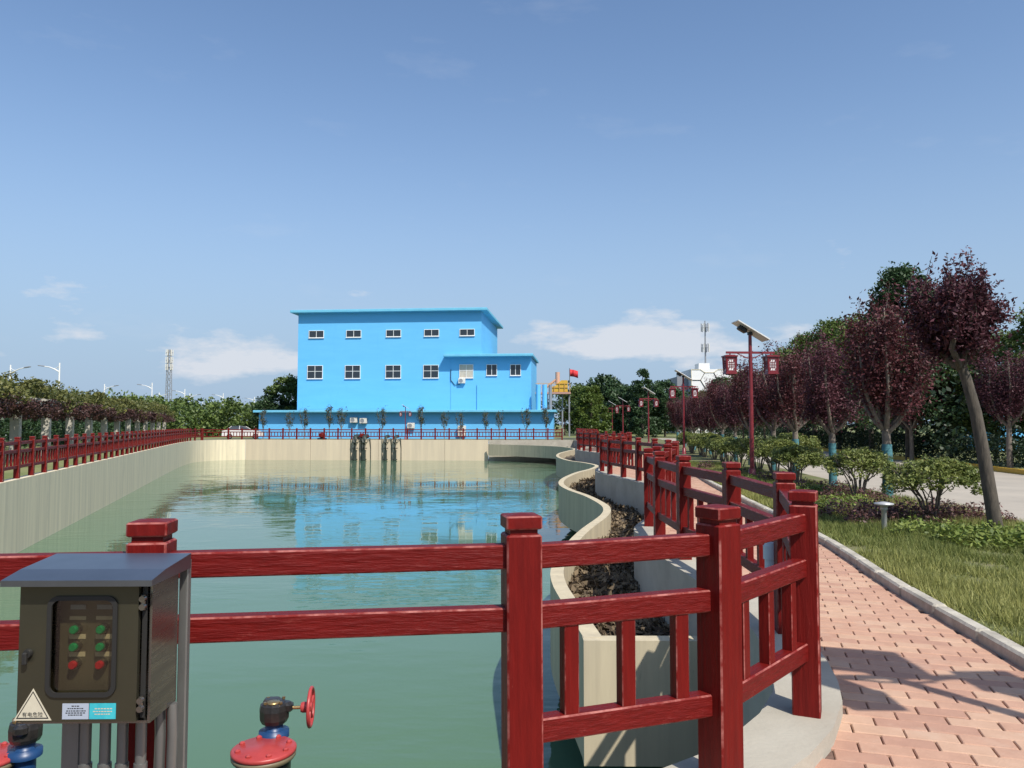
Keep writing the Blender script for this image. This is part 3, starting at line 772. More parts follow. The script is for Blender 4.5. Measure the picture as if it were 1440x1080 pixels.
# ------------------------------------------------------------------ valves standing in the pond
def valve(label, loc, rz, fl=1):
    t = thing('valve', label, 'valve', (loc[0], loc[1], ZW), rz)
    zf = loc[2] - ZW
    q_ = MB(); q_.lathe([(.12, -.8), (.12, zf - .16), (.145, zf - .12), (.145, zf - .055)], 28); q_.build('riser_pipe', M['valve_black'], t)
    q_ = MB(); q_.lathe([(.165, zf - .055), (.172, zf - .045), (.172, zf - .030), (.165, zf - .026)], 32); q_.build('lower_flange', M['valve_rim'], t)
    q_ = MB(); q_.lathe([(.168, zf - .026), (.174, zf - .02), (.174, zf - .006), (.166, zf), (.10, zf), (.095, zf + .003), (0.001, zf + .003)], 36); fl_ = q_.build('flange', M['valve_red'], t)
    for k in range(8):
        a = R(22.5 + 45 * k); q_ = MB(); q_.lathe([(.016, zf - .002), (.016, zf + .010), (.008, zf + .016)], 6, (.138 * math.cos(a), .138 * math.sin(a), 0), smooth=False); q_.build('bolt', M['valve_red'], fl_)
    gx, gy = .015, .20
    q_ = MB(); q_.tube([(gx, gy, -.6), (gx, gy, zf + .02)], .055, 16); q_.lathe([(.085, zf - .02), (.085, zf + .015), (.05, zf + .02), (.05, zf + .06)], 20, (gx, gy, 0)); q_.build('valve_body', M['valve_blue'], t)
    q_ = MB(); q_.lathe([(.045, zf + .05), (.07, zf + .062), (.082, zf + .085), (.084, zf + .135), (.078, zf + .165), (.060, zf + .178), (.0, zf + .18)], 12, (gx, gy, 0), smooth=False)
    q_.box((gx + .055, gy, zf + .145), (.10, .07, .06), bev=.015); q_.box((gx - .02, gy + .03, zf + .172), (.09, .07, .028), bev=.008)
    gb = q_.build('gearbox', M['valve_black'], t)
    q_ = MB(); q_.lathe([(.036, zf + .178), (.036, zf + .186), (0.001, zf + .187)], 20, (gx, gy - .03, 0)); q_.build('indicator', M['brass'], gb)
    for k in range(4):
        a = R(45 + 90 * k); q_ = MB(); q_.lathe([(.009, zf + .176), (.009, zf + .188)], 6, (gx + .062 * math.cos(a), gy + .062 * math.sin(a), 0), smooth=False); q_.build('bolt', M['brass'], gb)
    sz = zf + .138
    q_ = MB(); q_.tube([(gx + fl * .09, gy, sz), (gx + fl * .16, gy, sz)], .010, 10); q_.build('shaft', M['brass'], t)
    q_ = MB(); wx_ = gx + fl * .205
    q_.torus((wx_, gy, sz), .105, .0105); q_.lathe([(.026, -.055 * fl), (.030, -.045 * fl), (.030, .0), (.02, .008 * fl)], 16, (wx_, gy, sz), 'X')
    for k in range(5):
        a = R(72 * k + 18); q_.tube([(wx_ - .004, gy, sz), (wx_, gy + .1 * math.cos(a), sz + .1 * math.sin(a))], .008, 8)
    if fl == 1: q_.build('handwheel', M['valve_red'], t)
v1 = G(371, 1051, -.17)
valve('red-lidded valve with handwheel right of the control box', (v1.x, v1.y, v1.z), R(6))
v2 = G(-22, 1062, -.19)
valve('red-lidded valve at the left edge behind the control box pipes', (v2.x, v2.y, v2.z), R(-75), -1)

# ------------------------------------------------------------------ solar lantern posts
def solar_lamp():
    t = thing('solar_lamp', '', 'street lamp', (0, 0, 0), 0, 'solar lantern posts along the path')
    q_ = MB(); q_.lathe([(.13, -.05), (.13, .03), (.10, .035), (.095, .32), (.075, .34)], 20); q_.build('base', M['lamp_red'], t)
    q_ = MB(); q_.tube([(0, 0, .3), (0, 0, 2.0), (0, 0, 4.02)], [.062, .056, .046], 16); q_.build('pole', M['lamp_red'], t)
    q_ = MB(); q_.box((0, 0, 3.52), (1.36, .05, .06)); 
    for s in (-1, 1):
        q_.box((s * .57, 0, 3.46), (.03, .03, .12)); q_.bar((s * .06, 0, 3.36), (s * .36, 0, 3.49), .02, .02); q_.tube([(s * .05, 0, 3.40), (s * .16, 0, 3.38), (s * .26, 0, 3.46)], .012, 6)
    q_.build('arm', M['lamp_red'], t)
    for s in (-1, 1):
        q_ = MB(); x = s * .58; z = 3.16
        q_.box((x, 0, z + .255), (.36, .36, .035)); q_.box((x, 0, z + .28), (.24, .24, .025)); q_.box((x, 0, z - .215), (.30, .30, .04)); q_.box((x, 0, z - .245), (.18, .18, .03))
        for a in (-1, 1):
            for c_ in (-1, 1): q_.bar((x + a * .125, c_ * .125, z - .20), (x + a * .145, c_ * .145, z + .245), .03, .03)
        for a in (-1, 1):   # window lattice on each side: border, ring of corner pieces and cross bars
            for (dx, dz, wx_, wz_) in ((0, .205, .25, .07), (0, -.165, .25, .06), (-.115, .02, .05, .32), (.115, .02, .05, .32), (0, .02, .012, .26), (0, .02, .17, .012), (0, .08, .15, .010), (0, -.04, .15, .010), (-.05, .02, .010, .2), (.05, .02, .010, .2)):
                q_.box((x + dx, a * .134, z + dz), (wx_, .014, wz_)); q_.box((x + a * .134, dx, z + dz), (.014, wx_, wz_))
            for sx in (-1, 1):
                for sz in (-1, 1):
                    q_.box((x + sx * .078, a * .134, z + .02 + sz * .112), (.05, .012, .03), ry=sx * sz * R(45)); q_.box((x + a * .134, sx * .078, z + .02 + sz * .112), (.012, .05, .03), rx=-sx * sz * R(45))
        la = q_.build('lantern', M['lamp_red'], t)
        q_ = MB(); q_.box((x, 0, z + .02), (.25, .25, .42)); q_.build('lamp_glass', M['lantern'], la)
    th = R(31)
    q_ = MB(); q_.box((.02, 0, 4.12), (1.02, .56, .035), ry=th, bev=.004); pn = q_.build('solar_panel', M['solar_frame'], t)
    q_ = MB(); nrm = Vector((math.sin(th), 0, math.cos(th))); cc = Vector((.02, 0, 4.12)) + nrm * .0195; q_.box(cc, (.97, .51, .004), ry=th); q_.build('solar_cells', M['solar'], pn)
    q_ = MB(); q_.box((-.22, 0, 4.16), (.26, .2, .11), ry=th, bev=.02); q_.box((0, 0, 4.05), (.12, .1, .08)); q_.build('battery_box', M['dark'], pn)
    register(t); return t
lp = solar_lamp()
pos = [(2.37 + SX * 2.97, 4.90 + SY * 2.97), None, None, None, None, None, None]
g1 = G(1058, 677, .05); pos[1] = (g1.x, g1.y)
g2 = G(962, 639, .05); pos[2] = (g2.x, g2.y)
d3 = D(912, 600, 57); pos[3] = (d3.x, 57)
d4 = D(876, 600, 78); pos[4] = (d4.x, 78)
d5 = D(861, 600, 90); pos[5] = (d5.x, 90)
d6 = D(794, 600, 112); pos[6] = (d6.x, 112)
labs = ['red solar lantern post just outside the right edge, throwing its shadow on the bricks',
        'tallest red solar lantern post in view, behind the brick path fence', 'red solar lantern post, second in view, in front of the white building',
        'red solar lantern post, third in view, before the dark trees', 'red solar lantern post, fourth in view, beside the bright green tree',
        'small far red solar lantern post just left of the fourth', 'farthest red solar lantern post, by the end of the blue building']
for i, (x, y) in enumerate(pos):
    o = lp if i == 0 else copy_tree(lp)
    o.location = (x, y, .06 if i < 3 else 0); o.rotation_euler.z = (0, R(3), R(-2), R(8), R(-12), R(-10), R(20))[i]; o['label'] = labs[i]
d7 = D(570, 600, 81.5); o = copy_tree(lp); o.location = (d7.x, 81.5, 0); o.scale = (.85,) * 3; o['label'] = 'red lantern post standing in front of the low blue annex wall'

# ------------------------------------------------------------------ blue building
BA = R(-5.5)
B0 = Vector((D(677, 560, 92).x, 92.0, 0))
u = Vector((math.cos(BA), math.sin(BA), 0)); nrm_ = Vector((math.sin(BA), -math.cos(BA), 0))
def on_front(px, py, off=0.0, base=B0):     # local (x, z) on a facade plane
    r_ = Vector(ray(px, py)); o_ = Vector((0, 0, CAMZ)); p0 = base + nrm_ * off
    t = (p0 - o_).dot(nrm_) / r_.dot(nrm_); p = o_ + r_ * t
    return (p - base).dot(u), p.z
bl = thing('building', 'tall bright blue plant building with flat overhanging roof and rows of windows', 'building', B0, BA)
xl, _ = on_front(418, 560); WID = -xl
_, zt = on_front(670, 437.5)
DEP = 16.5
def window(parent, px0, py0, px1, py1, off, grid, base=B0, curtain=False, wall_off=0.0):
    x0, zt_ = on_front(px0, py0, off, base); x1, zb = on_front(px1, py1, off, base)
    y = -off
    fr = MB(); t = .055
    cx, cz, w_, h_ = (x0 + x1) / 2, (zt_ + zb) / 2, x1 - x0, zt_ - zb
    for (a, c_, ww_, hh_) in ((cx, zt_ - t / 2, w_, t), (cx, zb + t / 2, w_, t), (x0 + t / 2, cz, t, h_ - 2 * t), (x1 - t / 2, cz, t, h_ - 2 * t)):
        fr.box((a, y - .02, c_), (ww_, .10, hh_))
    nx, nz = grid
    for i in range(1, nx): fr.box((x0 + w_ * i / nx, y - .012, cz), (.055, .07, h_ - 2 * t))
    for k in range(1, nz): fr.box((cx, y - .010, zb + h_ * (k / nz + .05)), (w_ - 2 * t, .065, .05))
    f_ = fr.build('window', M['white'], parent)
    for i in range(nx):
        for k in range(nz):
            pw = (w_ - 2 * t) / nx - .06; pz0 = zb + t + (h_ - 2 * t) * k / nz + .02; pz1 = zb + t + (h_ - 2 * t) * (k + 1) / nz - .02
            p_ = MB(); p_.box((x0 + t + (w_ - 2 * t) * (i + .5) / nx, y + .006 - (RND.uniform(0, .02)), (pz0 + pz1) / 2), (pw + .05, .02, pz1 - pz0 + .04)); p_.build('pane', M['curtain'] if curtain else M['glass'], f_)
    s_ = MB(); s_.box((cx, y - .05, zb - .035), (w_ + .06, .13, .06)); s_.build('sill', M['white'], f_)
q_ = MB(); q_.box((-WID / 2, DEP / 2, zt / 2), (WID, DEP, zt)); q_.build('wall', M['blue'], bl)
q_ = MB(); q_.box((-WID / 2 + .0, DEP / 2, zt + .16), (WID + 1.5, DEP + 1.7, .32), bev=.03); q_.build('roof', M['blue_roof'], bl)
for c_ in (445, 497.5, 553.5, 607, 657):
    k = (c_ - 445) / 212
    window(bl, c_ - 10.5, 465 - 2.2 * k, c_ + 10.5, 475 - 3 * k, .03, (2, 1))
for c_ in (443, 496, 553, 606):
    k = (c_ - 445) / 212
    window(bl, c_ - 10.8, 514 - 1 * k, c_ + 10.8, 532.5 - 1.2 * k, .03, (2, 2))
# lower wing
ex0, _ = on_front(634, 540); ex1, _ = on_front(747, 540, .06); _, ez = on_front(690, 502, .06)
q_ = MB(); q_.box(((ex0 + ex1) / 2, 5.0 - .06, ez / 2), (ex1 - ex0, 10.0, ez)); q_.build('wing_wall', M['blue'], bl)
sx0, _ = on_front(625, 500, .35); sx1, _ = on_front(750, 500, .35)
q_ = MB(); q_.box(((sx0 + sx1) / 2, 5.0 - .55, ez + .15), (sx1 - sx0, 11.2, .30), bev=.03); q_.build('wing_roof', M['blue_roof'], bl)
window(bl, 646, 512.5, 665.5, 531.5, .09, (2, 2), curtain=True); window(bl, 684, 512.5, 699, 528, .09, (2, 1)); window(bl, 717.5, 512.5, 732.5, 528, .09, (2, 1))
for px in (671,):
    xx, _ = on_front(px, 550, .35); q_ = MB(); q_.tube([(xx, -.13, .2), (xx, -.13, on_front(px, 541, .35)[1])], .07, 8); q_.build('downpipe', M['blue'], bl)
xx, zz = on_front(634, 530, .1); q_ = MB(); q_.tube([(xx, -.1, zz + .9), (xx, -.12, zz - .4), (xx + .5, -.14, zz - 1.0), (xx + 1.1, -.14, zz - .9)], .04, 6); q_.build('cable', M['dark'], bl)
# low annex in front
A0 = Vector((D(778, 590, 86.3).x, 86.3, 0))
an = thing('building', 'long low blue annex with pale flat roof behind the far red fence', 'building', A0, R(-4.6))
Asv = (u, nrm_)
u = Vector((math.cos(R(-4.6)), math.sin(R(-4.6)), 0)); nrm_ = Vector((math.sin(R(-4.6)), -math.cos(R(-4.6)), 0))
ax, _ = on_front(364, 590, 0, A0); _, azt = on_front(570, 580, 0, A0)
q_ = MB(); q_.box((ax / 2, 2.35, azt / 2), (-ax, 4.7, azt)); q_.build('wall', M['blue'], an)
q_ = MB(); q_.box((ax / 2, 2.05, azt + .13), (-ax + .7, 5.9, .26), bev=.03); q_.build('roof', M['blue_roof'], an)
for px in (757, 766, 774):
    p_ = D(px, 560, 90.3); q_ = MB(); q_.tube([(0, 0, azt + .24), (0, 0, D(px, 541, 90.3).z)], .28 if px != 774 else .2, 12)
    o = q_.build('tank', M['blue'] if px != 774 else M['grey']); tag(o, {757: 'blue upright pipe on the annex roof nearest the blue building', 766: 'middle blue upright pipe on the annex roof', 774: 'thin grey upright pipe on the annex roof end'}[px], 'pipe', 'upright pipes on the annex roof'); o.location = (p_.x, p_.y, 0)
def aircon(label, px, py, w=.82, h=.62, base=A0, off=0.28, uu=u, ang=R(-4.6), stack=False):
    x_, z_ = on_front(px, py, off, base); p_ = base + uu * x_ + Vector((math.sin(ang), -math.cos(ang), 0)) * off
    t = thing('air_conditioner', label, 'air conditioner', (p_.x, p_.y, z_ - h / 2), ang, 'air conditioners on the blue walls')
    q_ = MB(); q_.box((0, 0, h / 2), (w, .32, h), bev=.02); q_.build('casing', M['offwhite'], t)
    q_ = MB(); q_.lathe([(h * .38, -.172), (h * .38, -.16)], 20, (-w * .12, 0, h / 2), 'Y'); gr = q_.build('fan', M['grey'], t)
    q_ = MB(); q_.torus((0, 0, 0), h * .40, .014, n=20, m=6); o = q_.build('grille_ring', M['offwhite'], t); o.location = (-w * .12, -.17, h / 2); o.rotation_euler = (0, 0, R(90))
    q_ = MB()
    for s in (-1, 1): q_.box((s * w * .36, .08, -.03), (.04, .42, .05))
    q_.build('bracket', M['grey'], t)
aircon('left one of the two air conditioner units side by side on the annex wall', 497.5, 590.5)
aircon('right one of the two air conditioner units side by side on the annex wall', 511, 591.5)
aircon('single air conditioner unit low on the annex wall beside the lantern post', 578, 598.5)
aircon('upper air conditioner unit of the stacked pair on the annex wall', 649.5, 602.0, w=.92, h=.55)
aircon('lower air conditioner unit of the stacked pair on the annex wall', 649.5, 609.5, w=.92, h=.55)
u, nrm_ = Asv
aircon('air conditioner unit high up below the curtained window', 649.5, 535.5, base=B0, off=.06 + .22, uu=u, ang=BA)

# machinery with yellow hopper and railings behind the wing
def machinery():
    c_ = D(782, 545, 100)
    t = thing('sludge_hopper', 'yellow and pink hopper platform with railings beside the blue building', 'machine', (c_.x, 100, 0), R(-5))
    zc = c_.z
    q_ = MB(); q_.xz([(-.6, zc - .6), (1.5, zc - .6), (1.5, zc + .9), (.7, zc + .9), (-.2, zc + .1), (-.9, zc + .1)], -.9, .9); q_.build('hopper', M['yellow'], t)
    q_ = MB(); q_.box((-.9, 0, zc - .75), (5.6, 2.2, .22)); q_.build('platform', mat('pink_steel', (.45, .25, .19), .6), t)
    for x_ in (-3.4, -1.2, .8, 1.7):
        q_ = MB(); q_.box((x_, .6, (zc - .8) / 2), (.18, .18, zc - .8)); q_.build('leg', M['grey'], t)
    q_ = MB()
    for x_ in np.linspace(-3.6, 1.8, 9): q_.box((x_, -1.0, zc - .1), (.06, .06, 1.2))
    for z_ in (zc, zc + .5): q_.box((-.9, -1.0, z_), (5.5, .055, .055))
    q_.build('railing', mat('orange_rail', (.5, .28, .08), .6), t)
    q_ = MB(); q_.tube([(.2, 0, zc + .4), (.2, 0, zc + 2.0)], .3, 10); q_.tube([(-1.6, 0, zc - .2), (-.7, 0, zc + .5), (.2, 0, zc + 1.2)], .16, 8); q_.build('feed_pipe', mat('pink_pipe', (.55, .32, .22), .6), t)
machinery()
fp = D(801, 525, 104)
t = thing('flag', 'small red flag on a pole beside the yellow hopper', 'flag', (fp.x, 104, 0))
q_ = MB(); q_.tube([(0, 0, 0), (0, 0, fp.z + .7)], .05, 8); q_.build('flagpole', M['galv'], t)
q_ = MB(); n = 8
vs = []
for i in range(n + 1):
    x_ = .05 + 1.1 * i / n; yy = .12 * math.sin(i * 1.1); dz = -.25 * (i / n) ** 1.5
    for y_ in (yy - .01, yy + .01): vs += [(x_, y_, fp.z - .4 + dz), (x_, y_, fp.z + .55 + dz)]
fs = []
for i in range(n):
    a = i * 4; b_ = a + 4; fs += [(a, a + 1, b_ + 1, b_), (a + 2, b_ + 2, b_ + 3, a + 3), (a + 1, a + 3, b_ + 3, b_ + 1), (a, b_, b_ + 2, a + 2)]
fs += [(0, 2, 3, 1), (n * 4, n * 4 + 1, n * 4 + 3, n * 4 + 2)]
q_.add(vs, fs, True); q_.build('cloth', M['flag'], t)

# suction pipes hanging down the far wall
for i, (px, r_, lab) in enumerate(((497.5, .21, 'leftmost thick dark pipe down the far wall into the water'), (510.5, .21, 'second thick dark pipe down the far wall into the water'), (541.5, .15, 'third dark pipe down the far wall, thinner than the first two'), (555, .15, 'rightmost dark pipe down the far wall into the water'))):
    p_ = D(px, 640, 75.6)
    yw = 75.5 + (p_.x + 2.3) * (75.5 - 77.0) / 24.3
    t = thing('suction_pipe', lab, 'pipe', (p_.x, yw - .32, ZW), R(-3.5), 'suction pipes at the far wall')
    q_ = MB(); q_.tube([(0, 1.4, 2.35), (0, .5, 2.35), (0, .12, 2.25), (0, 0, 2.0), (0, 0, .8), (0, 0, -.9)], r_, 12); q_.build('pipe', M['algae_pipe'], t)
    q_ = MB(); q_.lathe([(r_ + .07, 1.72), (r_ + .07, 1.80)], 14); q_.lathe([(r_ + .07, .05), (r_ + .07, .15)], 14); q_.build('flange', M['algae_pipe'], t)
    q_ = MB(); q_.tube([(r_ + .05, .1, 1.9), (r_ + .35, .2, 2.2), (r_ + .4, .3, 1.2), (r_ + .4, .3, -.4)], .04, 6); q_.tube([(-r_ - .25, .25, 2.1), (-r_ - .25, .25, -.4)], .03, 6); q_.build('chain', M['algae_pipe'], t)
    q_ = MB(); q_.box((0, .1, 1.2), (r_ * 2 + .16, .12, .08)); q_.build('clamp', M['dark'], t)
for px, lab, rr_ in ((453, 'dark red hose reel at the far fence, left of the pipes', .27), (509, 'dark red pump motor at the far fence above the pipes', .24)):
    p_ = D(px, 607, 78.4)
    t = thing('pump_motor', lab, 'pump', (p_.x, 78.4, 0), R(-4), 'pumps behind the far fence')
    q_ = MB(); q_.box((0, 0, .12), (.8, .6, .24), bev=.02); q_.build('base', M['dark'], t)
    q_ = MB(); q_.lathe([(rr_ * .5, -.4), (rr_, -.3), (rr_, .3), (rr_ * .6, .42)], 18, (0, 0, .24 + rr_), 'Y'); q_.build('motor', M['cap'], t)

# ------------------------------------------------------------------ white building and masts
def masted():
    c0 = D(972, 560, 135); c1 = D(1046, 560, 135); ztop = D(990, 519, 135).z
    t = thing('building', 'white block with raised hexagon pattern beyond the purple trees', 'building', (c0.x, 135, 0))
    w_ = c1.x - c0.x
    q_ = MB(); q_.box((w_ / 2, 6, ztop / 2), (w_, 12, ztop)); q_.build('wall', M['white'], t)
    q_ = MB(); q_.box((-1.0, 7, ztop / 2 - .6), (2.0, 10, ztop - 1.2)); q_.build('side_wing', M['grey'], t)
    q_ = MB(); q_.box((2.6, 2.5, ztop + .55), (1.9, 3, 1.1)); q_.build('roof_room', M['white'], t)
    r_ = 1.55; k = 0
    for row in range(5):
        for cl_ in range(5):
            cx = .9 + cl_ * r_ * 1.5; cz = ztop - .6 - row * r_ * 1.732 - (r_ * .866 if cl_ % 2 else 0)
            if cz - r_ < 1 or cx > w_ - .8: continue
            q_ = MB(); P_ = [(cx + r_ * math.cos(R(60 * i)), -.05, cz + r_ * math.sin(R(60 * i))) for i in range(6)]
            P_ = [(max(.06, min(w_ - .06, p[0])), p[1], min(ztop - .06, p[2])) for p in P_]
            for i in range(6):
                if (Vector(P_[i]) - Vector(P_[(i + 1) % 6])).length > .1: q_.bar(P_[i], P_[(i + 1) % 6], .08, .10)
            q_.build('hexagon_trim', M['hex'], t)
    p_ = D(992, 500, 138)
    m_ = thing('antenna_mast', 'slim antenna mast rising above the white hexagon building', 'mast', (p_.x, 138, ztop))
    h_ = D(992, 451, 138).z - ztop
    q_ = MB(); q_.tube([(0, 0, 0), (0, 0, h_)], [.17, .09], 8); q_.build('pole', M['grey'], m_)
    for zz in (h_ * .45, h_ * .86):
        q_ = MB()
        for k in range(6): a = R(60 * k); q_.bar((0, 0, zz), (.75 * math.cos(a), .75 * math.sin(a), zz), .05, .05)
        pl_ = q_.build('bracket', M['grey'], m_)
        for k in range(6):
            a = R(60 * k); q_ = MB(); q_.box((.7 * math.cos(a), .7 * math.sin(a), zz), (.10, .14, 1.5), rz=a); q_.build('antenna_panel', M['grey'] if k % 2 else M['offwhite'], pl_)
masted()
def lattice():
    p_ = D(237, 560, 240); h_ = D(237, 492, 240).z
    t = thing('cell_tower', 'tall lattice cell tower with antenna panels beyond the left trees', 'tower', (p_.x, 240, 0))
    q_ = MB(); n = 14
    def hw(z): return .85 - .4 * z / h_
    for s in ((-1, -1), (1, -1), (1, 1), (-1, 1)): q_.bar((s[0] * hw(0), s[1] * hw(0), 0), (s[0] * hw(h_), s[1] * hw(h_), h_), .16, .16)
    for i in range(n):
        z0, z1 = h_ * i / n, h_ * (i + 1) / n; a, b_ = hw(z0), hw(z1)
        for (p0, p1) in (((-1, -1), (1, -1)), ((1, -1), (1, 1)), ((1, 1), (-1, 1)), ((-1, 1), (-1, -1))):
            q_.bar((p0[0] * a, p0[1] * a, z0), (p1[0] * b_, p1[1] * b_, z1), .08, .08); q_.bar((p0[0] * b_, p0[1] * b_, z1), (p1[0] * b_, p1[1] * b_, z1), .08, .08)
    q_.build('lattice', M['grey'], t)
    for zz in (h_ - .9, h_ - 3.2, h_ - 5.4):
        q_ = MB(); q_.torus((0, 0, 0), .95, .06, n=16, m=5); o = q_.build('ring_platform', M['grey'], t); o.location = (0, 0, zz); o.rotation_euler = (0, R(90), 0)
        for k in range(6):
            a = R(60 * k + 20); q_ = MB(); q_.box((1.0 * math.cos(a), 1.0 * math.sin(a), zz), (.2, .3, 1.9), rz=a); q_.build('antenna_panel', M['offwhite'], t)
lattice()
def streetlight():
    t = thing('street_light', '', 'street light', (0, 0, 0), 0, 'white street lights along the far road')
    q_ = MB(); q_.tube([(0, 0, 0), (0, 0, 9.0)], [.13, .085], 10); q_.box((0, 0, .2), (.4, .4, .4)); q_.build('pole', M['white'], t)
    q_ = MB(); q_.tube([(0, 0, 7.9), (.7, 0, 8.25), (1.4, 0, 8.5), (2.2, 0, 8.62)], [.09, .075, .06, .05], 8); q_.tube([(0, 0, 8.6), (.5, 0, 8.35), (.9, 0, 8.33)], .035, 6); q_.build('arm', M['white'], t)
    q_ = MB(); q_.box((2.55, 0, 8.68), (.9, .3, .12), ry=R(-7), bev=.03); q_.build('lamp_head', M['grey'], t)
    register(t); return t
sl = streetlight()
sl_spots = [(15, 513, 0, 'white street light nearest the left edge above the pergola'), (147, 540, 0, 'white street light above the pergola, arm to the right, third from the left edge'), (224, 552, 0, 'white street light just left of the cell tower, arm to the right'), (267, 553, 0, 'white street light right of the cell tower with its arm to the right'), (285, 565, 0, 'small white street light, lowest right of the cell tower'),
            (84, 510, 1, 'white street light with arm to the left, second from the left edge'), (214, 538, 1, 'white street light with arm to the left, fourth from the left edge'), (260, 547, 1, 'white street light with arm to the left beside the cell tower'), (314, 553, 1, 'white street light with arm to the left, midway to the conical tree'), (358, 558, 1, 'white street light nearest the blue annex')]
for i, (px, py, fl_, lab) in enumerate(sl_spots):
    Y = 7.4 * FPX / (597 - py); p_ = D(px, py, Y)
    o = sl if i == 0 else copy_tree(sl)
    o.location = (p_.x, Y, 0); o.rotation_euler.z = R(180 - 12) if fl_ else R(-14); o['label'] = lab

# ------------------------------------------------------------------ trees
def limb_tree(seed, hgt, trunk_h, spread, nl, leaves, leaf, mats, wrap=False, lean=None, tr=.085, bark='bark', sub=4, jit=.20, shoots=2):
    """vase shaped tree: trunk, main limbs, side shoots; returns (trunk mesh, crown mesh, wrap mesh)"""
    g = np.random.default_rng(seed); rd = random.Random(seed)
    wood = MB(); top = Vector((0, 0, trunk_h))
    if lean:
        pts = [Vector(p) for p in lean]; top = pts[-1].copy()
        wood.tube(pts, [tr * (1.25 - .5 * i / (len(pts) - 1)) for i in range(len(pts))], 10)
    else:
        pts = [Vector((0, 0, -.1)), Vector((.02, .01, trunk_h * .5)), top]
        wood.tube(pts, [tr * 1.1, tr, tr * .9], 10)
    P_ = []; T_ = []
    for i in range(nl):
        a = 2 * math.pi * (i + rd.uniform(-.3, .3)) / nl; out_ = spread * (rd.uniform(.55, 1.0) if i % 3 else rd.uniform(.1, .4))
        tip = top + Vector((out_ * math.cos(a), out_ * math.sin(a), (hgt - top.z) * rd.uniform(.78, 1.0)))
        mid = top + Vector((out_ * 1.08 * math.cos(a), out_ * 1.08 * math.sin(a), (tip.z - top.z) * .25))
        prev = top - Vector((0, 0, rd.uniform(0, .1))); ax_ = []
        for k in range(7):
            t_ = k / 6; p = prev.lerp(mid, t_).lerp(mid.lerp(tip, t_), t_) + Vector((rd.gauss(0, .02), rd.gauss(0, .02), 0)); ax_.append(p)
        wood.tube(ax_, [tr * .56 * (1 - .82 * k / 6) + .005 for k in range(7)], 6, caps=False)
        for s in range(sub):
            k = rd.randint(2, 5); st = ax_[k]; a2 = a + rd.uniform(-1.5, 1.5); ln_ = rd.uniform(.35, .8) * spread * .8
            en = st + Vector((ln_ * .6 * math.cos(a2), ln_ * .6 * math.sin(a2), ln_ * rd.uniform(.5, 1.2)))
            wood.tube([st, st.lerp(en, .5) + Vector((0, 0, -.03)), en], [.013, .009, .004], 4, caps=False)
            m_ = int(leaves / nl / (sub + 1.4)); tt = g.uniform(.25, 1.05, m_)
            q = np.array(st)[None] + (np.array(en) - np.array(st))[None] * tt[:, None] + g.normal(size=(m_, 3)) * jit * .75
            P_.append(q); T_.append(np.full(m_, rd.uniform(.2, .8)))
        m_ = int(leaves / nl * 1.4 / (sub + 1.4)); tt = g.uniform(.27, 1.03, m_) ** .85; ia = np.array(ax_); idx = np.clip((tt * 6).astype(int), 0, 5); fr = tt * 6 - idx
        q = ia[idx] + (ia[idx + 1] - ia[idx]) * fr[:, None] + g.normal(size=(m_, 3)) * jit
        P_.append(q); T_.append(np.full(m_, rd.uniform(.2, .8)))
        if shoots:
            for s in range(shoots):     # upright new growth standing above the crown
                st = ax_[rd.randint(4, 6)] + Vector((rd.gauss(0, .08), rd.gauss(0, .08), 0)); en = st + Vector((rd.gauss(0, .07), rd.gauss(0, .07), rd.uniform(.25, .62)))
                wood.tube([st, en], [.006, .003], 4, caps=False)
                m_ = 34; tt = g.uniform(0, 1.03, m_); q = np.array(st)[None] + (np.array(en) - np.array(st))[None] * tt[:, None] + g.normal(size=(m_, 3)) * .045
                P_.append(q); T_.append(np.full(m_, rd.uniform(.3, .9)))
    allp = np.concatenate(P_); ctr = np.array([top.x, top.y]); allp[:, :2] = ctr + (allp[:, :2] - ctr) * .93
    cr = leafmesh('crown', allp, leaf, M[mats], .5, .2, np.concatenate(T_), seed)
    wr = None
    if wrap:
        q_ = MB(); q_.tube([(0, 0, .02), (.012, .006, trunk_h * .3), (.02, .01, trunk_h * .5), (.008, .005, trunk_h * .80)], [tr * 1.22, tr * 1.2, tr * 1.16, tr * 1.1], 12); wr = q_.mesh('trunk_wrap', M['wrap'])
    return wood.mesh('trunk', M[bark]), cr, wr
plum = [limb_tree(s, h_, 1.42, sp_, nl, 13500, .074, mt, wrap=True) for s, h_, sp_, nl, mt in ((21, 3.9, .92, 9, 'plum'), (22, 3.6, .90, 8, 'plum2'), (23, 3.75, .98, 10, 'plum'))]
def place_tree(name, label, cat, meshes, loc, rz, sc, group=None):
    t = thing(name, label, cat, loc, rz, group); t.scale = (sc,) * 3
    tk = put('trunk', meshes[0], t); put('crown', meshes[1], t)
    if len(meshes) > 2 and meshes[2]: put('trunk_wrap', meshes[2], tk)
    return t
ORD = ['first', 'second', 'third', 'fourth', 'fifth', 'sixth', 'seventh', 'eighth', 'ninth', 'tenth', 'eleventh', 'twelfth', 'thirteenth', 'fourteenth', 'fifteenth', 'sixteenth']
for i in range(13):
    Y = 15.5 + 3.45 * i; x_ = 7.45 + .117 * (Y - 15.5) + RND.uniform(-.12, .12)
    place_tree('plum_tree', 'purple-leaf plum tree with blue-wrapped trunk, %s along the row from the leaning tree' % ORD[i], 'tree', plum[(0, 1, 2, 1)[i % 4]], (x_, Y, .06), RND.uniform(0, 6), RND.uniform(.95, 1.05) * (1.0 if i < 4 else .93 if i < 7 else .86), 'purple plum trees along the verge')
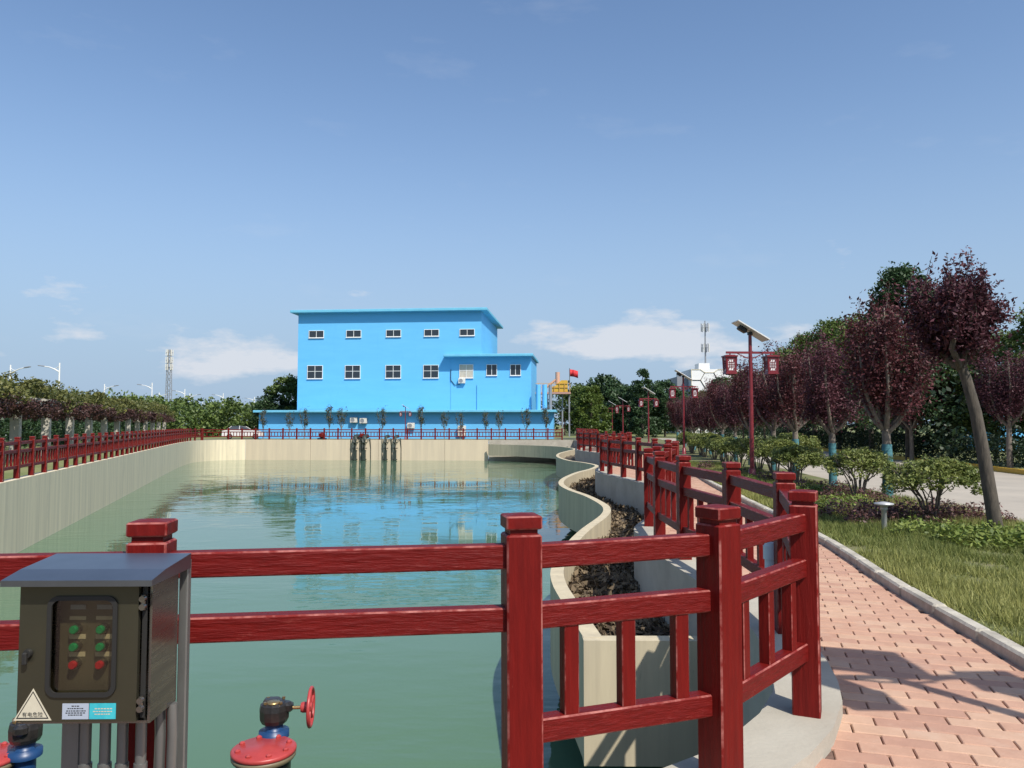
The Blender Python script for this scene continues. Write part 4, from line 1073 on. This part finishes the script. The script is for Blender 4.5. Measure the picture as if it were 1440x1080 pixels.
# leaning near tree
lb = G(1402, 757, .06)
def rel(px, py, dy=0): p_ = D(px, py, lb.y + dy); return p_ - lb
lt = limb_tree(31, 3.45, 1.0, .50, 11, 13000, .068, 'plum2', lean=[rel(1403, 775), rel(1400, 740), rel(1385, 650), rel(1372, 580), rel(1358, 530), rel(1350, 510)], tr=.080, bark='bark_dark', sub=5, jit=.125, shoots=4)
place_tree('plum_tree', 'tall purple-leaf plum tree with leaning bare brown trunk near right edge', 'tree', lt, lb, 0, 1.0, 'purple plum trees along the verge')
# plum trees across the road
for i, (px, Y) in enumerate(((1281, 33), (1419, 26), (1215, 33), (1120, 44))):
    p_ = D(px, 600, Y); place_tree('plum_tree', ['purple plum tree with bare pale trunk standing beyond the road behind the bushes', 'purple plum tree beyond the road at the right edge', 'purple plum tree far beyond the road behind the second wrapped tree', 'farthest purple plum tree beyond the road'][i], 'tree', plum[i % 3][:2], (max(p_.x, 15.35 + .117 * (Y - 14) + 1.2) if i > 1 else p_.x, Y, 0), i * 1.3, 1.0 + .1 * (i == 1), 'purple plum trees beyond the road')

def crown_tree(seed, h_, w_, cb, ncl, per, leaf, mat_, shape='round', tr=.14, bark='bark_dark'):
    g = np.random.default_rng(seed); wood = MB(); rd = random.Random(seed)
    wood.tube([(0, 0, -.1), (.05, .03, h_ * .35), (0, 0, h_ * .8)], [tr, tr * .75, tr * .25], 8)
    cs = []; rs = []
    for i in range(ncl):
        z = cb + (h_ - cb) * g.uniform(0, 1) ** (.9 if shape == 'round' else 1.2); f_ = (z - cb) / (h_ - cb)
        if shape == 'round': env = math.sqrt(max(.05, 1 - (2 * f_ - .85) ** 2 / 1.35))
        else: env = (1 - f_) ** .62 + .12
        a = g.uniform(0, 6.283); rr_ = w_ * .5 * env * g.uniform(.35, 1.0) ** .6
        cs.append((rr_ * math.cos(a), rr_ * math.sin(a), z)); rs.append(w_ * g.uniform(.07, .15))
        if i % 5 == 0: wood.tube([(0, 0, max(z - .22 * w_, cb * .7)), (rr_ * .6 * math.cos(a), rr_ * .6 * math.sin(a), z)], [tr * .3, .02], 5, caps=False)
    pts, tn = clumps(cs, rs, per, g, .8)
    return wood.mesh('trunk', M[bark]), leafmesh('crown', pts, leaf, M[mat_], .55, .35, tn, seed)
camph = [crown_tree(41, 8.6, 6.0, 2.2, 130, 170, .20, 'camphor'), crown_tree(42, 7.4, 5.4, 1.9, 120, 170, .19, 'camphor'), crown_tree(43, 9.0, 5.0, 2.2, 130, 170, .20, 'darkleaf'), crown_tree(44, 9.0, 5.6, 2.0, 150, 170, .19, 'darkleaf', 'cone')]
sp_ = [(1276, 34, 0, .93, 3), (1335, 34, 0, .70, 0), (1225, 40, 0, .96, 1), (1180, 46, 0, .88, 0), (1145, 51, 0, 1.0, 1), (1108, 57, 0, .80, 0), (1075, 66, 0, .80, 1), (1045, 74, 0, .75, 0), (1505, 29, 0, .74, 0), (1400, 32, 0, .72, 1), (1015, 82, 0, .72, 2), (985, 90, 0, .72, 1)]
tl = ['tallest dark green pointed tree rising above the purple crowns', 'broad green tree behind the leaning plum tree', 'green tree beyond the road left of the tallest dark tree', 'light green tree beyond the road, second left of the tallest', 'green tree beyond the road, third left of the tallest',
      'green tree beyond the road right of the nearest lantern post', 'green tree beyond the road behind the nearest lantern post', 'low green tree just left of the nearest lantern post', 'green tree cut by the right edge of the picture', 'dark green tree behind the leaning trunk', 'dark tree between the two nearest lantern posts', 'green tree behind the second lantern post']
for i, (px, Y, _, sc, k) in enumerate(sp_):
    p_ = D(px, 600, Y); place_tree('green_tree', tl[i], 'tree', camph[k], (p_.x, Y, 0), i * 1.7, sc, 'green trees beyond the road')
bright = crown_tree(51, 6.4, 5.2, .9, 80, 110, .30, 'brightleaf', 'cone'); dark = crown_tree(52, 9.0, 4.6, .6, 90, 110, .32, 'darkleaf', 'cone'); rnd_d = crown_tree(53, 6.4, 6.2, 1.0, 90, 110, .36, 'darkleaf'); rnd_g = crown_tree(54, 6.8, 5.6, 1.0, 90, 110, .34, 'camphor')
for (px, py, Y, me_, h_, nm, lab) in ((832, 545, 84, bright, 6.4, 'green_tree', 'bright green conical tree by the right end of the blue annex'), (903, 521, 92, dark, 9.0, 'conifer', 'dark pointed conifer behind the third lantern post'), (884, 548, 96, rnd_d, 6.4, 'green_tree', 'dark round tree between the bright tree and the conifer'),
                                      (850, 533, 118, rnd_d, 6.4, 'green_tree', 'dark tree behind the bright green tree'), (815, 545, 112, rnd_g, 6.8, 'green_tree', 'tree right of the red flag'), (935, 540, 100, rnd_d, 6.4, 'green_tree', 'dark round tree right of the conifer'), (402, 533, 104, rnd_g, 6.8, 'green_tree', 'green conical tree at the left end of the blue building'),
                                      (384, 556, 103, rnd_d, 6.4, 'green_tree', 'lower dark tree left of the conical one by the annex')):
    z_ = D(px, py, Y).z; p_ = D(px, 590, Y)
    place_tree(nm, lab, 'tree', me_, (p_.x, Y, 0), px, z_ / h_, 'trees around the blue building')

# young sparse trees in front of the annex
yt = [limb_tree(60 + k, 3.6, 1.2, .55, 5, 420, .16, 'youngleaf', tr=.045, sub=3, jit=.16, shoots=0) for k in range(3)]
ys = (370, 407, 428, 463, 480, 537, 592, 625, 647, 683, 702, 740, 768)
for i, px in enumerate(ys):
    Y = 82.5 - .06 * (i - 6); p_ = D(px, 600, Y)
    place_tree('young_tree', 'thin young tree before the annex wall, %s from the left' % ORD[i], 'tree', yt[i % 3][:2], (p_.x, Y, 0), i * 2.1, RND.uniform(.82, 1.08), 'young trees in front of the annex')

# far woods that read as one mass
def wood_mass(name, label, spots, leaf, mat_, per, seed, wmin, wmax):
    g = np.random.default_rng(seed); cs = []; rs = []
    for (x_, y_, h_) in spots:
        for k in range(16):
            f_ = g.uniform(0, 1); env = math.sqrt(max(.08, 1 - (2 * f_ - .8) ** 2 / 1.5)); a = g.uniform(0, 6.28); w_ = g.uniform(wmin, wmax)
            cs.append((x_ + w_ * .5 * env * math.cos(a), y_ + w_ * .5 * env * math.sin(a), .3 + (h_ - .7) * f_)); rs.append(w_ * g.uniform(.13, .22))
    pts, tn = clumps(cs, rs, per, g, .8)
    pts[:, 2] = np.maximum(pts[:, 2], .02)
    tag(put(name, leafmesh(name, pts, leaf, M[mat_], .6, .35, tn, seed)), label, 'trees', kind='stuff')
g = np.random.default_rng(7)
sp1 = []
for px in np.arange(-30, 420, 7):
    Y = g.uniform(105, 125); pyt = 548 + 20 * (px / 400) + g.uniform(-5, 6); p_ = D(px, pyt, Y); sp1.append((p_.x, Y, max(2.5, p_.z)))
wood_mass('far_wood', 'far line of green trees on the left horizon behind the pergola', sp1, .55, 'camphor', 34, 71, 5, 8)
sp1 = []
for px in np.arange(790, 1120, 8):
    Y = g.uniform(122, 150); pyt = 548 + g.uniform(-8, 6) - (8 if 800 < px < 900 else 0); p_ = D(px, pyt, Y); sp1.append((p_.x, Y, max(2.5, p_.z)))
wood_mass('far_wood', 'far line of dark trees on the right horizon behind the lantern posts', sp1, .6, 'darkleaf', 34, 72, 6, 9)
sp1 = [(x_ + g.uniform(-1, 1), y_, g.uniform(3.2, 4.6)) for x_, y_ in zip(np.linspace(18.6, 27.5, 26), np.linspace(24, 92, 26))]
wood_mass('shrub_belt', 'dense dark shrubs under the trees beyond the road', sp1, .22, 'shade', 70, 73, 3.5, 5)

# hedge beyond the road
def hedge(name, label, x0, x1, y0, y1, h_, n, leaf, mat_, seed, base=0.0):
    g = np.random.default_rng(seed); pts = np.stack([g.uniform(x0, x1, n), g.uniform(y0, y1, n), np.zeros(n)], 1)
    pts[:, 0] += .117 * np.maximum(0, pts[:, 1] - 14)
    top = h_ * (1 + .12 * np.sin(pts[:, 1] * 1.7) * np.cos(pts[:, 0] * 2.3)); pts[:, 2] = base + top * g.uniform(0.03, 1, n) ** .6
    return tag(put(name, leafmesh(name, pts, leaf, M[mat_], .55, .3, None, seed)), label, 'hedge')
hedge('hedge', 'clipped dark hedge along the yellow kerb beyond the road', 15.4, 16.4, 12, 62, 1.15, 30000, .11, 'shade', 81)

# topiary bushes on the verge: bare fanned stems and a flat dome of leaves
def bush(seed, w_, h_, mat_='bushleaf'):
    g = np.random.default_rng(seed); rd = random.Random(seed); st = MB(); cs = []; rs = []
    for i in range(11):
        a = 2 * math.pi * i / 11 + rd.uniform(-.2, .2); r_ = w_ * .5 * rd.uniform(.25, .85)
        m_ = Vector((r_ * .35 * math.cos(a), r_ * .35 * math.sin(a), h_ * .35)); e = Vector((r_ * math.cos(a), r_ * math.sin(a), h_ * rd.uniform(.6, .75)))
        s0 = Vector((.05 * math.cos(a), .05 * math.sin(a), -.06))
        st.tube([s0, m_ + Vector((rd.gauss(0, .03), rd.gauss(0, .03), 0)), e], [.020, .014, .006], 5, caps=False)
        for k in range(3):
            a3 = a + rd.uniform(-.8, .8); st.tube([m_.lerp(e, .35 * k), Vector((r_ * 1.05 * math.cos(a3), r_ * 1.05 * math.sin(a3), h_ * rd.uniform(.62, .85)))], [.008, .003], 4, caps=False)
    for i in range(95):
        a = g.uniform(0, 6.283); rr_ = w_ * .45 * math.sqrt(g.uniform(0, 1)); zt_ = h_ * (.50 + .40 * math.sqrt(max(0, 1 - (rr_ / (w_ * .5)) ** 2)))
        cs.append((rr_ * math.cos(a), rr_ * math.sin(a), zt_ - g.uniform(0, .22))); rs.append(.14 * g.uniform(.7, 1.25))
    pts, tn = clumps(cs, rs, 75, g, .75)
    return st.mesh('stems', M['bark']), leafmesh('foliage', pts, .062, M[mat_], .5, .5, tn, seed)
bs = [bush(91, 1.45, 1.12), bush(92, 1.35, 1.15), bush(93, 1.5, 1.05)]
def place_bush(label, k, loc, rz, sc):
    t = thing('topiary_bush', label, 'bush', loc, rz, 'round clipped bushes on the verge'); t.scale = (sc,) * 3
    put('stems', bs[k][0], t); put('foliage', bs[k][1], t)
for i, (px, py, sc) in enumerate(((1312, 738, 1.0), (1208, 705, 1.0), (1122, 683, 1.02))):
    p_ = G(px, py, .06); place_bush(['largest clipped bush with bare fanned stems beside the leaning trunk', 'clipped bush between the two nearest wrapped trunks', 'clipped bush right of the nearest lantern post'][i], i, p_, i * 2.0, sc)
for i in range(10):
    Y = 22.2 + 2.3 * i; x_ = 7.45 + .117 * (Y - 15.5) - .75 + RND.uniform(-.2, .2)
    place_bush('clipped round bush in the receding row behind the lantern post, %s from the front' % ORD[i], i % 3, (x_, Y, .06), i * 1.1, RND.uniform(.95, 1.15))
q7 = D(1126, 613, 24); place_bush('round bush showing above the others right of the nearest lantern post', 2, (q7.x - .3, 24, .06), 1, 1.28)

# low planting and grass on the verge
def grass():
    g = np.random.default_rng(99); V = []; n = 0
    xs = []
    cnt = 210000
    y = 3.2 * (30 / 3.2) ** g.uniform(0, 1, cnt); kx = np.array([xat(kerbL, yy) for yy in np.linspace(3, 31, 300)]); k0 = np.interp(y, np.linspace(3, 31, 300), kx) + .14
    x = k0 + (7.85 - k0) * g.uniform(0, 1, cnt)
    pn = np.sin(x * 2.1 + 1.3 * np.sin(y * 1.1)) * np.sin(y * 1.7 + np.sin(x * 1.9)) + .5 * np.sin(x * 5.3 + y * 4.1)
    keep = (pn > -1.0 + g.normal(0, .25, cnt)); x, y, pn = x[keep], y[keep], pn[keep]; n = len(x)
    h_ = g.uniform(.05, .15, n) * (1 + .35 * np.clip(pn, -1, 1)) ; w_ = .0035 + .0011 * y * .35
    a = g.uniform(0, 6.283, n); lx = g.normal(0, .045, n); ly = g.normal(0, .045, n)
    V = np.empty((n, 3, 3)); V[:, 0] = np.stack([x - w_ * np.cos(a), y - w_ * np.sin(a), np.full(n, .062)], 1); V[:, 1] = np.stack([x + w_ * np.cos(a), y + w_ * np.sin(a), np.full(n, .062)], 1); V[:, 2] = np.stack([x + lx, y + ly, .062 + h_], 1)
    me = bpy.data.meshes.new('grass'); me.vertices.add(n * 3); me.vertices.foreach_set('co', V.reshape(-1)); me.loops.add(n * 3); me.loops.foreach_set('vertex_index', np.arange(n * 3, dtype=np.int32)); me.polygons.add(n); me.polygons.foreach_set('loop_start', np.arange(0, n * 3, 3, dtype=np.int32)); me.update(calc_edges=True)
    at = me.attributes.new('tint', 'FLOAT', 'FACE'); at.data.foreach_set('value', np.clip(.45 + .3 * np.sin(x * .9 + y * .6) + g.uniform(-.4, .4, n), 0, 1).astype(np.float32))
    me.materials.append(M['grass']); tag(put('grass', me), 'rough green grass on the verge beside the kerb', 'grass', kind='stuff')
grass()
def cover(name, label, cx, cy, n, leaf, mat_, h_, seed, cat='ground cover'):
    g = np.random.default_rng(seed); P_ = []
    for (x_, y_, rx_, ry_, k) in zip(*[iter(())] * 5) if False else cx:
        m_ = int(n * k); a = g.uniform(0, 6.283, m_); r_ = np.sqrt(g.uniform(0, 1, m_)); lump = .7 + .4 * np.sin(a * 3 + x_ * 5) * r_
        z_ = .06 + h_ * lump * np.sqrt(np.clip(1 - r_ ** 2, 0, 1)) * g.uniform(.25, 1.05, m_) + .02
        P_.append(np.stack([x_ + rx_ * r_ * np.cos(a), y_ + ry_ * r_ * np.sin(a), z_], 1))
    return tag(put(name, leafmesh(name, np.concatenate(P_), leaf, M[mat_], .5, .6, None, seed)), label, cat, kind='stuff')
cv = [(x_, y_, RND.uniform(.3, .55), RND.uniform(.3, .5), 1.0) for x_, y_ in ((6.1, 9.6), (6.6, 9.3), (7.1, 9.6), (7.4, 10.1), (6.9, 10.2), (6.2, 10.3), (5.6, 10.6), (7.5, 9.0), (7.0, 8.7), (7.6, 8.2), (5.7, 9.9), (6.4, 8.9), (5.2, 13.2), (5.5, 14.2), (5.8, 13.6), (6.3, 14.4), (5.3, 15.4), (5.9, 16.0), (6.5, 16.6), (5.6, 18.6), (6.1, 20))]
cover('ground_cover', 'leafy green ground cover in front of the bushes and leaning trunk', cv, None, 620, .075, 'cover', .32, 101)
cv = [(x_, y_, RND.uniform(.35, .5), RND.uniform(.3, .45), 1.0) for x_, y_ in ((5.5, 11.9), (5.9, 12.2), (6.4, 11.9), (6.9, 12.1), (7.3, 12.0), (6.0, 12.8), (6.6, 12.9), (7.1, 12.9), (5.4, 12.7), (6.4, 15.2), (6.9, 15.0), (6.7, 17.5), (7.2, 17.2), (6.6, 20.2), (7.1, 20.4), (6.7, 23), (6.5, 26))]
cover('low_shrub', 'low reddish-brown shrubs at the foot of the clipped bushes', cv, None, 620, .06, 'lorop', .40, 102, 'shrubs')
lw = G(1244, 752, .06)
t = thing('lawn_light', 'short silver garden light standing in the grass before the wrapped trunk', 'lamp', lw, 0)
q_ = MB(); q_.lathe([(.035, -.05), (.035, .34), (.05, .35), (.05, .37)], 16); q_.build('stem', M['alu'], t)
q_ = MB(); q_.lathe([(.045, .37), (.05, .40), (.13, .42), (.13, .44), (.03, .46)], 20); q_.build('lamp_cap', M['alu'], t)
pv = G(1084, 755, .1); q_ = MB(); q_.tube([(0, 0, 0), (0, 0, .62)], .045, 12); q_.lathe([(.055, .50), (.055, .60)], 12)
pv = Vector((1.93, 5.80, ZP)); o = q_.build('conduit_pipe', M['pvc']); o.location = pv; tag(o, 'short pale plastic pipe standing against a fence post by the path', 'pipe')

# ------------------------------------------------------------------ pergola on the left
def pergola():
    x0, y0 = -21.9, 34.0; dx = -.33
    t = thing('pergola', 'long vine-covered pergola on pale columns behind the left fence', 'pergola', (x0, y0, 0))
    q_ = MB(); q_.box((0, 0, 1.25), (.38, .38, 2.5), bev=.02); cm_ = q_.mesh('column', M['pergola'])
    for i in range(-2, 12):
        for off in (0,):
            put('column', cm_, t, (dx * 4.9 * i + off, 4.9 * i + (.9 if off else 0), 0), (0, 0, math.atan(.33)))
    ya, yb = -11, 57
    for off in (0, -2.6):
        q_ = MB(); q_.bar((dx * ya + off, ya, 2.62), (dx * yb + off, yb, 2.62), .25, .24); q_.build('beam', M['pergola'], t)
    g = np.random.default_rng(111); q_ = MB()
    for y_ in np.arange(ya, yb, 1.2): q_.bar((dx * y_ + .4, y_, 2.8), (dx * y_ - 3.0, y_, 2.8), .08, .12)
    q_.build('crossbeams', M['pergola'], t)
    cs = []; rs = []; cb = []; rb = []
    for y_ in np.arange(ya, yb, .42):
        for k in range(4):
            o_ = g.uniform(-3.0, .9); hh = 2.85 + .55 * math.sin(y_ * .55) * g.uniform(.2, 1) + g.uniform(-.2, .55); cs.append((dx * y_ + o_, y_ + g.uniform(-.3, .3), hh)); rs.append(g.uniform(.28, .55))
        for k in range(3):
            o_ = g.choice([.5, -.1, -2.6]) + g.uniform(-.3, .4); cb.append((dx * y_ + o_, y_ + g.uniform(-.3, .3), g.uniform(2.05, 2.65))); rb.append(g.uniform(.22, .42))
    pts, tn = clumps(cs, rs, 62, g, .75); tag(put('vine', leafmesh('vine', pts, .20, M['vine'], .5, .4, tn, 112), t), kind='stuff')
    pts, tn = clumps(cb, rb, 60, g, .9); tag(put('hanging_vine', leafmesh('hanging_vine', pts, .17, M['vine_brown'], .5, .2, tn, 113), t), kind='stuff')
pergola()
g = np.random.default_rng(8); sp1 = []
for y_ in np.arange(24, 96, 2.2): sp1.append((-27.5 - .33 * (y_ - 34) + g.uniform(-1.5, 1), y_, g.uniform(2.9, 4.3) + (.8 if g.uniform() < .2 else 0)))
wood_mass('shrub_belt', 'belt of dark shrubs and small trees behind the pergola columns', sp1, .26, 'darkleaf', 60, 74, 3, 4.4)

# white car by the annex
def car():
    p_ = D(341, 604, 86)
    t = thing('parked_car', 'white car parked behind the far fence left of the annex', 'car', (p_.x, 86, 0), R(20))
    q_ = MB(); L_ = 4.3; w_ = 1.72
    prof = [(-2.15, .35), (2.15, .35), (2.15, .75), (1.9, .88), (1.05, .95), (-1.75, 1.0), (-2.12, .9)]
    q_.xz(prof, -w_ / 2, w_ / 2); q_.build('body', M['car'], t)
    q_ = MB(); a = [(-1.7, .99), (1.05, .94), (.35, 1.40), (-.25, 1.47), (-1.15, 1.42)]
    vs = [(x_, -w_ / 2 + .04, z_) if z_ < 1.2 else (x_, -w_ / 2 + .2, z_) for x_, z_ in a] + [(x_, w_ / 2 - .04, z_) if z_ < 1.2 else (x_, w_ / 2 - .2, z_) for x_, z_ in a]
    q_.add(vs, [(0, 1, 2, 3, 4), (9, 8, 7, 6, 5)] + [(i, i + 5, (i + 1) % 5 + 5, (i + 1) % 5) for i in range(5)]); cb_ = q_.build('cabin_glass', M['glass'], t)
    q_ = MB(); q_.add([(x_, s * (w_ / 2 - .19), z_ + .012) for s in (-1, 1) for x_, z_ in ((.38, 1.40), (-.25, 1.475), (-1.18, 1.42))], [(0, 1, 4, 3), (1, 2, 5, 4)])
    for s in (-1, 1):
        for (xa, za, xb, zb) in ((1.05, .95, .35, 1.41), (-1.7, 1.0, -1.15, 1.43), (-.35, .98, -.30, 1.46)): q_.bar((xa, s * (w_ / 2 - .03), za), (xb, s * (w_ / 2 - .19), zb), .06, .05)
    q_.build('roof', M['car'], t)
    for sx in (-1.35, 1.35):
        for s in (-1, 1):
            q_ = MB(); q_.lathe([(.2, -.09), (.31, -.10), (.31, .10), (.2, .09)], 20, (sx, s * (w_ / 2 - .08), .31), 'Y'); wl = q_.build('wheel', M['rubber'], t)
            q_ = MB(); q_.lathe([(.19, -.115), (.19, .115)], 16, (sx, s * (w_ / 2 - .08), .31), 'Y'); q_.build('rim', M['galv'], wl)
    for s in (-1, 1):
        q_ = MB(); q_.box((-2.13, s * .65, .78), (.06, .3, .14), bev=.02); q_.build('tail_light', M['red_btn'], t)
        q_ = MB(); q_.box((2.10, s * .62, .72), (.12, .34, .13), bev=.02); q_.build('headlight', M['white'], t)
car()
# blue shed far right
sh = D(1405, 600, 46); t = thing('shed', 'blue walled shed glimpsed below the trees at the right edge', 'building', (sh.x, 46, 0))
q_ = MB(); q_.box((4, 2, 1.0), (8, 4, 2.0)); q_.build('wall', M['blue'], t)
q_ = MB(); q_.box((4, 2, 2.1), (8.6, 4.6, .2), bev=.03); q_.build('roof', M['blue_roof'], t)
